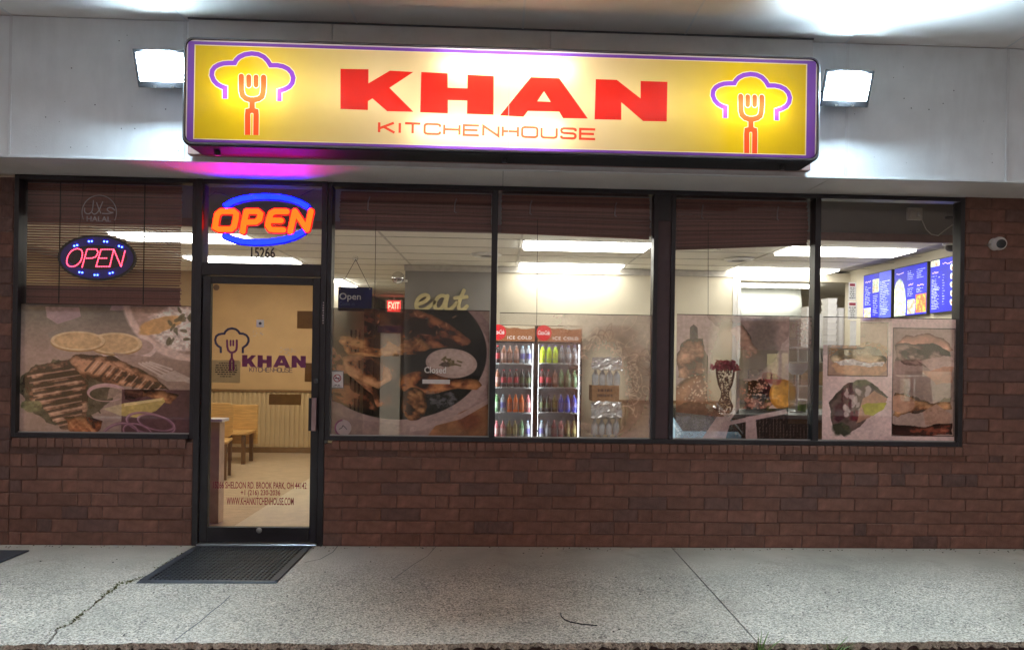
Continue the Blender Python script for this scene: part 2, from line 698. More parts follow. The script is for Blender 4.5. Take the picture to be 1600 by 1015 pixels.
# ================================================================== printed pictures (computed here, no files)
class Art:
    def __init__(s, w, h, bg, seed=1):
        s.w, s.h = w, h
        s.rs = np.random.RandomState(seed)
        s.u, s.v = np.meshgrid((np.arange(w) + .5) / w, (np.arange(h) + .5) / h)
        s.asp = w / h
        s.c = np.zeros((h, w, 3)) + np.array(bg, float)
        s.a = np.ones((h, w))
        s.wu = s.fbm(9) * .05 - .025
        s.wv = s.fbm(9) * .05 - .025

    def noise(s, cx, cy=None):
        cy = cy or cx
        g = s.rs.rand(int(cy) + 3, int(cx) + 3)
        x, y = s.u * cx, s.v * cy
        xi, yi = x.astype(int), y.astype(int)
        fx, fy = x - xi, y - yi
        fx, fy = fx * fx * (3 - 2 * fx), fy * fy * (3 - 2 * fy)
        return (g[yi, xi] * (1 - fx) * (1 - fy) + g[yi, xi + 1] * fx * (1 - fy) + g[yi + 1, xi] * (1 - fx) * fy + g[yi + 1, xi + 1] * fx * fy)

    def fbm(s, c, cy=None, oct=4):
        r, amp, tot = 0, 1, 0
        for k in range(oct):
            r = r + amp * s.noise(c * 2 ** k, (cy or c) * 2 ** k)
            tot += amp
            amp *= .55
        return r / tot

    def ell(s, cu, cv, ru, rv, rot=0, soft=.04, warp=0):
        du, dv = s.u - cu + warp * s.wu, (s.v - cv + warp * s.wv) / s.asp
        c, n = math.cos(rot), math.sin(rot)
        x, y = du * c + dv * n, -du * n + dv * c
        d = np.sqrt((x / ru) ** 2 + (y / (rv / s.asp)) ** 2)
        return np.clip((1 - d) / soft + .5, 0, 1)

    def poly(s, pts, warp=0.0, soft=None):
        U, V = s.u + warp * s.wu, s.v + warp * s.wv
        ins = np.zeros(U.shape, bool)
        n = len(pts)
        for i in range(n):
            (x1, y1), (x2, y2) = pts[i], pts[(i + 1) % n]
            cond = ((y1 > V) != (y2 > V))
            with np.errstate(divide='ignore', invalid='ignore'):
                xi = (x2 - x1) * (V - y1) / (y2 - y1 + 1e-12) + x1
            ins ^= cond & (U < xi)
        return ins.astype(float)

    def line(s, a, b, w):
        ax, ay, bx_, by = a[0], a[1] / s.asp, b[0], b[1] / s.asp
        X, Y = s.u, s.v / s.asp
        dx, dy = bx_ - ax, by - ay
        t = np.clip(((X - ax) * dx + (Y - ay) * dy) / (dx * dx + dy * dy + 1e-9), 0, 1)
        d = np.hypot(X - ax - t * dx, Y - ay - t * dy)
        return np.clip((w - d) / (w * .4) + .5, 0, 1)

    def put(s, mask, col, a=1.0, var=0.0, cells=30):
        col = np.array(col, float)
        k = 1 + (s.fbm(cells) - .5) * 2 * var if var else 1
        c = col * (k[..., None] if var else 1)
        m = (mask * a)[..., None]
        s.c = s.c * (1 - m) + c * m

    def meat(s, mask, base, dark, light, ang=.5, cells=26, seed=0, streak=1.0):
        ca, sa = math.cos(ang), math.sin(ang)
        old = s.u, s.v
        s.u, s.v = (old[0] * ca + old[1] / s.asp * sa) % 1, (-old[0] * sa + old[1] / s.asp * ca) % 1
        n1 = s.fbm(5, cells, 5)
        s.u, s.v = old
        n2 = s.fbm(cells * .6, cells * .6, 6)
        t = np.clip((n1 - .5) * 2.0 * streak + (n2 - .5) * 2.6 + .5, 0, 1)[..., None]
        base, dark, light = (np.array(x, float) for x in (base, dark, light))
        c = np.where(t < .5, dark + (base - dark) * t * 2, base + (light - base) * (t - .5) * 2)
        m = mask[..., None]
        s.c = s.c * (1 - m) + c * m
        s.body(np.clip(mask, 0, 1), .5, 14)

    def blur(s, m, n):
        for ax in (0, 1):
            p = np.concatenate([np.repeat(np.take(m, [0], ax), n, ax), m, np.repeat(np.take(m, [-1], ax), n + 1, ax)], ax)
            c = np.cumsum(p, ax)
            k = m.shape[ax]
            m = (np.take(c, range(2 * n, 2 * n + k), ax) - np.take(c, range(0, k), ax)) / (2 * n)
        return m

    def body(s, mask, lo=.45, n=16, dv=0):
        """the photographed piece is round: its rim is darker in the print, its top lighter"""
        b = s.blur(s.blur(mask, n), max(2, n // 2))
        up = s.blur(np.roll(mask, -n, 0), n) - s.blur(np.roll(mask, n, 0), n)
        k = lo + (1 - lo) * np.clip(b * 1.5 - .35, 0, 1) - .22 * up
        s.c = s.c * (1 - mask[..., None]) + s.c * mask[..., None] * np.clip(k, .2, 1.5)[..., None]

    def image(s, name, gain=1.0, gamma=1.0, alpha=None):
        k = 1 + (s.fbm(3) - .5) * .30 + (s.fbm(60, 60, 3) - .5) * .22
        g_ = s.c.mean(axis=2, keepdims=True)
        c = np.clip((s.c - 92) * 1.18 + 92, 4, 255)
        c = (c * .85 + c.mean(axis=2, keepdims=True) * .15) * np.asarray(gain) * k[..., None]
        c = (c + np.roll(c, 1, 0) + np.roll(c, 1, 1) + np.roll(c, -1, 0) + np.roll(c, -1, 1)) / 5
        c = np.clip(c / 255, 0, 1) ** gamma
        out = np.ones((s.h, s.w, 4), np.float32)
        out[..., :3] = c
        if alpha is not None:
            out[..., 3] = np.clip(alpha * s.a, 0, 1)
        im = bpy.data.images.new(name, s.w, s.h, alpha=True)
        im.alpha_mode = 'CHANNEL_PACKED'
        im.pixels.foreach_set(np.ascontiguousarray(out[::-1]).ravel())
        im.update()
        im.pack()
        return im


def art_grill():
    A = Art(720, 510, (150, 132, 124), 3)
    A.put(np.clip(1.2 - A.v * 3.4, 0, 1), (112, 112, 106), .95, .15, 6)
    A.put(A.poly([(.17, .02), (.36, .02), (.37, .09), (.24, .15), (.18, .1)]), (160, 140, 150), .8, .1)
    A.put(A.poly([(.54, 0), (.66, 0), (.6, .04), (.53, .04)]), (165, 145, 155), .8)
    A.put(A.poly([(.18, .22), (.38, .12), (.36, .17), (.2, .26)]), (128, 124, 118), .6)
    # plate of rice
    A.put(A.ell(1.02, -.02, .42, .45, .12), (196, 176, 168), 1, .05)
    A.put(A.ell(1.02, -.04, .385, .41, .12), (158, 136, 126), 1, .1)
    rice = A.ell(.98, .18, .23, .17, .2, .2, 1.5)
    A.put(rice, (205, 195, 190), 1, .35, 60)
    A.put(A.ell(.82, .14, .12, .06, -.25, .15, 1), (190, 150, 95), .9, .15, 20)
    for _ in range(16):
        A.put(A.ell(A.rs.uniform(.86, 1), A.rs.uniform(.03, .28), .022, .014, A.rs.rand() * 3, .3, 1), (88, 88, 70), .8)
    # saucer and lemons
    A.put(A.ell(.63, .33, .165, .095, 0, .03), (190, 172, 168))
    A.put(A.ell(.63, .315, .15, .075, 0, .05), (160, 140, 132))
    for cu, cv, ru, rv in ((.565, .29, .15, .082), (.355, .275, .152, .073)):
        A.put(A.ell(cu, cv + .012, ru, rv), (150, 122, 84))
        A.put(A.ell(cu, cv, ru, rv), (196, 176, 138), 1, .06, 12)
        A.put(A.ell(cu, cv, ru * .86, rv * .82), (178, 152, 112), 1, .14, 40)
        A.put(A.ell(cu, cv, ru * .8, rv * .74, 0, .5), (186, 160, 122), .7, .1, 50)
    # napkin and fork
    A.put(A.poly([(.55, .36), (1, .42), (1, .62), (.75, .6)]), (142, 122, 114), .8, .1, 8)
    for k in range(4):
        A.put(A.line((.70 + .02 * k, .44 - .004 * k), (.83 + .018 * k, .535 - .018 * k), .0055), (182, 168, 160))
    A.put(A.poly([(.80, .535), (.90, .49), (.99, .545), (.97, .575), (.86, .575)]), (172, 160, 152), .9, .05)
    A.put(A.line((.97, .56), (1.0, .575), .014), (176, 166, 158))
    # greens below the meat
    gr = A.poly([(.02, .6), (.12, .47), (.2, .4), (.33, .44), (.45, .56), (.46, .78), (.4, .97), (.2, .9), (.07, .76)], 2.0)
    A.put(gr, (72, 72, 58), .9, .5, 40)
    A.put(A.poly([(.35, .44), (.5, .6), (.6, .66), (.5, .8), (.42, .82)], 2), (82, 78, 66), .9, .4, 30)
    m2 = A.poly([(.29, .42), (.36, .38), (.47, .37), (.62, .42), (.78, .53), (.87, .64), (.75, .64), (.55, .6), (.40, .57)], 1.2)
    A.meat(m2, (118, 84, 64), (64, 46, 40), (182, 138, 108), .45, 30)
    for k in range(9):
        t = k / 9
        A.put(A.line((.45 + .4 * t, .42 + .2 * t), (.40 + .4 * t, .50 + .19 * t), .006), (70, 52, 46), .7)
        A.put(A.line((.47 + .4 * t, .43 + .2 * t), (.43 + .4 * t, .50 + .19 * t), .004), (198, 168, 146), .6)
    m1 = A.poly([(.05, .58), (.1, .5), (.17, .43), (.29, .42), (.36, .5), (.41, .6), (.42, .78), (.38, .97), (.27, .94), (.16, .78), (.09, .72)], 1.2)
    A.meat(m1, (120, 90, 74), (60, 46, 42), (178, 146, 124), -.25, 34)
    for k in range(9):
        y = .47 + .05 * k
        A.put(A.line((.08 + .012 * k, y + .06), (.38, y - .01), .007) * m1, (64, 50, 46), .8)
        A.put(A.line((.08 + .012 * k, y + .08), (.38, y + .012), .004) * m1, (196, 166, 148), .6)
    A.meat(A.poly([(.28, .86), (.42, .84), (.5, .88), (.46, .98), (.32, .97)], 1), (150, 92, 60), (80, 52, 40), (190, 140, 100), .8)
    A.put(A.ell(.11, .76, .05, .05, 0, .2, 2), (112, 116, 84), .9, .4, 50)
    # onion rings and lemon wedge
    for cu, cv, ru, rv in ((.52, .665, .11, .07),):
        A.put(A.ell(cu, cv, ru, rv) - A.ell(cu, cv + .012, ru * .86, rv * .74), (176, 148, 150))
    A.put(A.poly([(.53, .63), (.70, .65), (.68, .7), (.52, .72)], 1), (158, 138, 128), .7)
    # fresh patch at the lower right (second sheet)
    patch = ((A.u > .605) & (A.v > .64)).astype(float)
    A.put(patch, (92, 66, 70), .95, .06, 6)
    A.meat(A.poly([(.61, .64), (.78, .64), (.92, .68), (.9, .74), (.7, .7), (.61, .7)], 1.5) * patch, (110, 72, 50), (44, 28, 30), (168, 122, 84), .2)
    A.put(A.ell(.67, .665, .055, .07, .3) * patch - 0, (60, 34, 44), .5)
    wedge = A.poly([(.50, .79), (.62, .745), (.84, .70), (.85, .73), (.8, .8), (.7, .855), (.6, .84)])
    A.put(wedge * (1 - patch), (176, 164, 132), .9, .06)
    A.put(wedge * patch, (176, 158, 96), 1, .08, 30)
    A.put(A.poly([(.62, .745), (.84, .70), (.83, .72), (.62, .77)]) * patch, (206, 192, 140), .8)
    for cu, cv, ru, rv, r in ((.77, .9, .145, .085, .2), (.80, .89, .11, .06, .2), (.60, 1.0, .11, .11, -.2), (.70, .97, .09, .07, .3)):
        ring = A.ell(cu, cv, ru, rv, r) - A.ell(cu, cv, ru * .87, rv * .8, r)
        A.put(ring, (128, 92, 112), .85, .15, 20)
        A.put(A.ell(cu, cv, ru * .98, rv * .96, r) - A.ell(cu, cv, ru * .93, rv * .89, r), (172, 140, 150), .7)
    al = .84 + .11 * patch
    return A, al


def art_chicken():
    A = Art(640, 520, (150, 128, 124), 5)
    A.put(A.poly([(.8, 0), (1, 0), (1, .8), (.97, .3)]), (128, 106, 104), .8, .08, 8)
    A.put(A.ell(.42, .4, .60, .55, 0, .01), (160, 140, 136), 1, .04)
    A.put(A.ell(.42, .33, .565, .52, 0, .012), (26, 28, 28), 1, .1)
    A.put(A.poly([(.75, 0), (1, .0), (1, .1), (.93, .0)]), (140, 120, 112), .9)
    A.meat(A.poly([(-.02, .16), (.1, .16), (.3, .3), (.42, .5), (.38, .74), (.26, .76), (.12, .66), (-.02, .56)], .6), (124, 78, 54), (48, 30, 28), (186, 136, 98), .9, 16)
    A.meat(A.poly([(.05, .36), (.2, .34), (.36, .42), (.4, .54), (.3, .62), (.1, .52)], .6), (150, 100, 66), (70, 42, 32), (206, 158, 112), .5, 14)
    A.meat(A.poly([(-.02, .0), (.5, -.02), (.62, .03), (.75, .1), (.885, .225), (.86, .265), (.78, .285), (.6, .30), (.3, .27), (-.02, .25)], .5),
           (98, 56, 42), (40, 24, 24), (150, 96, 62), .35, 20)
    A.meat(A.poly([(.0, .2), (.3, .2), (.55, .22), (.64, .29), (.56, .335), (.3, .37), (.1, .36)], .5), (146, 96, 56), (66, 38, 28), (206, 156, 98), .1, 18)
    A.put(A.ell(.85, .235, .035, .03, .4, .4), (120, 78, 58), .7)
    A.meat(A.poly([(.0, .5), (.1, .5), (.26, .66), (.3, .78), (.1, .76), (-.02, .7)], .5), (112, 72, 52), (50, 32, 28), (170, 122, 88), .3, 16)
    A.meat(A.poly([(.44, .5), (.55, .465), (.68, .5), (.8, .53), (.93, .535), (.96, .575), (.93, .615), (.8, .61), (.66, .645), (.5, .67), (.42, .6)], .4),
           (118, 68, 44), (48, 28, 24), (178, 122, 76), .1, 20)
    A.meat(A.ell(.525, .73, .08, .13, .1, .05, .5), (126, 86, 54), (60, 38, 28), (180, 136, 88), .5, 30, streak=.4)
    for k in range(40):
        A.put(A.ell(A.rs.uniform(.05, .8), A.rs.uniform(.02, .3), A.rs.uniform(.006, .02), .006, A.rs.rand() * 3, .5), (206, 160, 116) if k % 3 else (66, 74, 40), .4)
    A.put(A.ell(.76, .41, .165, .115, .06, .02), (168, 150, 144), 1, .05, 10)
    A.put(A.ell(.755, .40, .145, .095, .06, .06), (176, 160, 152), 1, .04, 10)
    for k in range(16):
        a = (.715 + A.rs.uniform(-.02, .09), .39 + A.rs.uniform(-.02, .03))
        A.put(A.line(a, (a[0] + A.rs.uniform(-.03, .05), a[1] + A.rs.uniform(-.03, .03)), .005), (96, 86, 50), .8)
    A.put(A.ell(.72, .42, .03, .02, 0, .3), (70, 58, 50), .8)
    for k in range(26):   # onion slivers
        cu, cv = A.rs.uniform(.62, .78), A.rs.uniform(.66, .74)
        A.put(A.ell(cu, cv, .035, .02, A.rs.rand() * 3) - A.ell(cu, cv, .028, .012, 0), (110, 112, 120), .35)
    A.put(A.poly([(.6, 1), (.66, .9), (.84, .78), (1, .7), (1, 1)]), (140, 98, 66), 1, .22, 14)
    A.put(A.ell(.88, .86, .07, .07, 0, .8), (110, 58, 42), .7, .2)
    A.put(A.poly([(.3, .86), (.5, .9), (.82, .8), (1, .68), (1, .72), (.83, .84), (.5, .95), (.3, .92)]), (164, 144, 140), .9)
    A.put(A.poly([(-.02, .82), (.2, .86), (.5, .9), (.5, 1), (-.02, 1)]), (148, 128, 124), .8, .06)
    return A, .92 - .30 * A.ell(.37, .6, .10, .8, 0, .8) - .22 * (A.u < .2)


def art_noodles():
    A = Art(560, 460, (140, 122, 116), 9)
    A.put(np.clip(1.2 - 2.5 * A.v, 0, 1), (152, 134, 120), .8, .1, 5)
    A.put(A.ell(.45, .75, .55, .32, -.1, .3), (112, 84, 74), .8, .3, 9)
    core = A.ell(.72, .52, .26, .42, .2, .35, 2)
    A.put(core, (116, 92, 76), .85, .25, 10)
    for k in range(190):
        cu, cv = .76 + A.rs.randn() * .12, .46 + A.rs.randn() * .16
        r, q, w = A.rs.uniform(.02, .09), A.rs.uniform(.015, .06), A.rs.rand() * 3.1
        ring = np.clip(A.ell(cu, cv, r, q, w, .12) - A.ell(cu, cv, r * .85, q * .82, w, .12), 0, 1)
        A.put(ring * (A.noise(6) > .42), (178, 156, 134) if k % 3 else (92, 64, 50), .5)
    for k in range(60):
        cu, cv = .38 + A.rs.randn() * .12, .72 + A.rs.randn() * .14
        ring = np.clip(A.ell(cu, cv, .12, .06, A.rs.rand() * 3, .14) - A.ell(cu, cv, .1, .045, 0, .14), 0, 1)
        A.put(ring, (124, 84, 68) if k % 2 else (74, 50, 44), .45)
    for k in range(14):
        A.put(A.ell(A.rs.uniform(.1, .6), A.rs.uniform(.05, .5), .03, .03, 0, .5, 2), (80, 62, 54), .5)
    left = np.clip(1.1 - 1.6 * A.u, 0, 1)
    return A, np.clip(.66 - .46 * left + .14 * (core > .4) - .46 * A.ell(.69, .62, .15, .36, 0, .5), .16, 1)


def art_burgers():
    A = Art(560, 500, (160, 142, 136), 11)
    A.put(A.poly([(.2, 0), (.85, 0), (.8, .2), (.7, .32), (.55, .3), (.3, .1)], 2), (132, 112, 106), .8, .1)
    A.put(A.ell(.6, .25, .12, .25, .2, .4, 2), (92, 84, 80), .7)
    A.put(A.poly([(.095, .1), (.12, .075), (.15, .1), (.155, .2), (.095, .2)]), (74, 66, 64), .9)
    A.meat(A.poly([(.02, .22), (.06, .2), (.19, .2), (.21, .3), (.24, .42), (.2, .5), (.02, .5)], 1.2), (140, 104, 82), (82, 60, 52), (186, 146, 116), .1, 14)
    A.meat(A.poly([(.3, .15), (.35, .08), (.45, .06), (.55, .2), (.62, .3), (.5, .34), (.32, .26)], 1.5), (150, 116, 100), (92, 66, 60), (176, 144, 126), .1, 12)
    A.meat(A.poly([(.27, .3), (.46, .28), (.48, .42), (.44, .5), (.46, .62), (.4, .72), (.3, .68), (.25, .6), (.32, .48), (.27, .4)], 1.5), (118, 88, 74), (66, 46, 42), (176, 136, 112), .5, 28)
    bun = A.ell(.2, .68, .24, .22, -.3, .08, 1) * (A.v < .8)
    A.put(bun, (156, 112, 82), .95, .15, 8)
    A.body(np.clip(bun, 0, 1), .5, 20)
    A.put(A.ell(.28, .62, .22, .16, -.5, .2, 1), (120, 92, 78), .7, .15)
    for k in range(110):
        A.put(A.ell(.24 + A.rs.randn() * .11, .6 + A.rs.randn() * .07, .009, .006, A.rs.rand() * 3, .4), (196, 168, 140), .7)
    A.put(A.poly([(.0, .74), (.1, .68), (.25, .7), (.33, .76), (.2, .8), (.0, .79)], 1), (112, 84, 66), .9, .25)
    A.meat(A.poly([(.46, .52), (.66, .5), (.7, .6), (.7, .7), (.66, .76), (.46, .74)], 1.2), (72, 48, 44), (34, 24, 28), (150, 104, 88), .3, 24)
    for k in range(60):
        A.put(A.ell(.57 + A.rs.randn() * .06, .6 + A.rs.randn() * .06, .008, .006, A.rs.rand() * 3, .4), (190, 158, 134), .7)
    A.put(A.ell(.78, .62, .1, .12, 0, .04), (150, 100, 36), 1, .12, 14)
    A.put(A.ell(.78, .62, .085, .1, 0, .1), (176, 126, 48), 1, .25, 30)
    A.put(A.ell(.7, .5, .07, .05, .4, .3, 1), (126, 62, 62), .8)
    A.put(A.poly([(.28, 1), (.46, .74), (.78, .73), (1, .68), (1, 1)]), (30, 24, 26), .97)
    for i in range(26):
        for j in range(9):
            if A.rs.rand() < .8:
                u, v = .36 + i * .025, .8 + j * .024
                A.put(A.line((u, v), (u + .006, v - .014), .0028), (146, 124, 112), .55)
    for p in ([(.33, .85), (.8, .735), (.82, .77), (.34, .88)], [(.28, 1), (.36, .83), (.4, .84), (.36, 1)], [(.51, 1), (.51, .8), (.58, .79), (.6, 1)]):
        A.put(A.poly(p), (150, 130, 128), .95, .05)
    A.put(A.poly([(0, .77), (.3, .8), (.18, 1), (0, 1)]), (120, 140, 150), .5, .15)
    al = .80 - .45 * A.ell(.36, .45, .14, .42, 0, .6) - .35 * A.poly([(0, .77), (.3, .8), (.18, 1), (0, 1)]) - .4 * ((A.u > .82) & (A.v < .85)) - .2 * ((A.u > .45) & (A.v < .5) & (A.v > .27))
    return A, np.clip(al, .2, 1)


def art_sandwiches():
    A = Art(580, 520, (188, 168, 164), 13)
    a = ((A.u > .04) & (A.u < .47) & (A.v > .04) & (A.v < .46)).astype(float)
    A.put(((A.u > .035) & (A.u < .476) & (A.v > .035) & (A.v < .466)).astype(float), (70, 58, 56))
    A.put(a, (150, 124, 108), 1, .12, 7)
    A.put(a * A.poly([(0, .24), (.1, .2), (.4, .2), (.5, .26), (.46, .3), (.05, .3)], 1), (150, 116, 78), .9, .25, 30)
    A.meat(a * A.poly([(.03, .3), (.12, .24), (.38, .24), (.46, .32), (.44, .36), (.06, .36)], 1.5), (116, 104, 78), (70, 62, 50), (180, 164, 130), .1, 20)
    A.put(a * A.poly([(.05, .38), (.1, .34), (.44, .34), (.46, .4), (.4, .45), (.1, .45)], 1), (176, 142, 110), .95, .15, 14)
    A.put(a * A.poly([(.07, .345), (.45, .345), (.42, .375), (.12, .39)], 1), (186, 190, 190), .8, .35, 60)
    b = ((A.u > .515) & (A.u < .968) & (A.v > .08) & (A.v < .93)).astype(float)
    A.put(((A.u > .51) & (A.u < .973) & (A.v > .074) & (A.v < .936)).astype(float), (66, 54, 54))
    A.put(b, (150, 130, 120), 1, .1, 5)
    A.put(b * A.poly([(.52, .22), (.6, .14), (.75, .11), (.9, .14), (.96, .24), (.9, .28), (.6, .22)], 1.2), (172, 128, 108), .95, .2, 14)
    A.body(b * A.poly([(.52, .22), (.6, .14), (.75, .11), (.9, .14), (.96, .24), (.9, .28), (.6, .22)], 1.2), .6, 12)
    A.meat(b * A.poly([(.52, .22), (.62, .19), (.8, .2), (.94, .27), (.95, .34), (.75, .38), (.55, .36)], 1.5), (104, 84, 76), (60, 46, 44), (150, 126, 114), .3, 22)
    A.put(b * A.poly([(.7, .33), (.95, .3), (.96, .38), (.8, .42)], 1), (176, 150, 138), .8, .1)
    A.put(b * A.poly([(.72, .42), (.95, .38), (.96, .5), (.85, .52)], 1), (172, 122, 98), .9, .12)
    A.meat(b * A.poly([(.52, .6), (.68, .62), (.8, .66), (.96, .62), (.96, .7), (.52, .78)], 1.5), (130, 88, 56), (70, 46, 36), (186, 140, 96), .1, 18)
    A.put(b * A.ell(.58, .68, .1, .07, .1, .1), (172, 132, 108), .95, .08)
    A.put(b * A.poly([(.74, .74), (.84, .67), (.95, .76), (.93, .86), (.76, .84)], .5), (160, 126, 108), .95, .12)
    A.meat(b * A.poly([(.52, .84), (.75, .85), (.96, .83), (.96, .93), (.52, .93)], 1), (122, 68, 52), (58, 34, 32), (170, 110, 84), .05, 14)
    # wrap roll
    roll = A.poly([(.05, .68), (.1, .6), (.2, .52), (.3, .5), (.4, .55), (.47, .63), (.45, .7), (.33, .8), (.25, .9), (.15, .95), (.08, .9), (.05, .8)], 1)
    A.put(roll, (92, 78, 74), 1, .3, 22)
    A.body(roll, .55, 18)
    A.put(A.ell(.19, .62, .05, .09, .4, .2, 2), (84, 36, 50), .95, .2)
    A.put(A.ell(.12, .76, .05, .08, .3, .3, 2), (74, 34, 48), .9, .25)
    A.put(A.ell(.24, .77, .05, .05, .3, .3, 2), (98, 36, 46), .9, .25)
    for k in range(14):
        A.put(A.ell(A.rs.uniform(.14, .33), A.rs.uniform(.58, .8), .025, .02, A.rs.rand() * 3, .3, 2), (176, 164, 160), .8)
    A.put(A.ell(.14, .9, .08, .05, .1, .3, 2), (60, 66, 52), .9, .3)
    A.put(A.ell(.29, .53, .05, .03, .1, .3, 2), (88, 88, 66), .9, .3)
    A.put(A.poly([(.3, .64), (.38, .58), (.47, .64), (.46, .69), (.34, .8), (.25, .84), (.27, .75)], .6), (168, 130, 106), .95, .1)
    A.put(A.poly([(.29, .695), (.33, .675), (.47, .675), (.45, .72), (.37, .78), (.31, .77)], .4), (150, 150, 44), .95, .12)
    lite = ((A.u < .27) & (A.v < .22)).astype(float)
    return A, np.clip(.84 - .45 * lite - .25 * (A.v < .3) * (A.u < .5) - .2 * ((A.u > .6) & (A.v > .42) & (A.v < .66)), .15, 1)


def art_menu(seed, kind):
    A = Art(300, 250, (18, 26, 165), seed)
    rs = A.rs
    A.put(np.clip(A.v - .2, 0, 1), (40, 40, 205), .7)

    def lines(u0, u1, v0, v1, n, col=(190, 200, 245), a=.8):
        for k in range(n):
            v = v0 + (v1 - v0) * k / n
            A.put(((A.v > v) & (A.v < v + .014) & (A.u > u0) & (A.u < u0 + (u1 - u0) * rs.uniform(.5, 1))).astype(float) * (A.noise(60, 3) > .3), col, a)

    def food(u0, u1, v0, v1, c1=(150, 165, 140), c2=(205, 195, 150)):
        m = ((A.u > u0) & (A.u < u1) & (A.v > v0) & (A.v < v1)).astype(float)
        A.put(m, c1, 1, .3, 24)
        A.put(m * (A.fbm(20) > .52), c2, .8, .3)
        A.put(m * (A.fbm(16) > .6), (170, 90, 70), .5)

    def title(u0, u1, v):
        for k in range(7):
            a = u0 + (u1 - u0) * k / 7
            A.put(A.line((a, v + rs.uniform(-.012, .02)), (a + (u1 - u0) / 8, v + rs.uniform(-.02, .012)), .006), (225, 190, 225), .9)
    if kind == 0:
        A.put((A.u > .58).astype(float), (70, 84, 220), .9)
        food(.34, .58, .12, .42)
        food(.02, .28, .74, .98)
        lines(.05, .3, .25, .7, 12)
        lines(.36, .56, .48, .95, 12)
        lines(.62, .95, .2, .95, 20)
        title(.06, .28, .15)
    elif kind == 1:
        A.put(A.ell(.16, .78, .22, .55, 0, .1), (165, 185, 150), 1, .25, 26)
        A.put(A.ell(.16, .78, .22, .55, 0, .1) * (A.fbm(18) > .55), (215, 215, 180), .7)
        food(.42, .66, .68, .98)
        food(.68, .99, .6, .97, (190, 165, 60), (200, 70, 50))
        lines(.42, .62, .1, .3, 5)
        lines(.7, .95, .1, .3, 5)
        lines(.42, .62, .45, .64, 5)
        lines(.7, .95, .48, .58, 3)
        title(.06, .3, .12)
        title(.45, .6, .38)
        title(.72, .92, .42)
    else:
        food(.0, .32, .0, .12)
        lines(.04, .34, .3, .95, 22)
        lines(.42, .5, .3, .9, 12)
        lines(.86, .98, .25, .95, 16)
        title(.06, .28, .24)
        title(.42, .8, .1)
        for k in range(5):
            A.put(A.ell(.74, .2 + .16 * k, .06, .055, .2, .2, 1), (205, 215, 205), 1, .2)
            A.put(A.ell(.75, .21 + .16 * k, .025, .03, .2, .3, 1), (170, 90, 60), .8)
    return A

# ================================================================== STRUCTURE
ZC = 2.74              # inside ceiling
SOF = 3.90             # canopy soffit
YF = -0.50             # front of the fascia
XL, XR = -5.25, 5.25   # how far the front goes on past the frame


def struct(o):
    o['kind'] = 'structure'
    return o


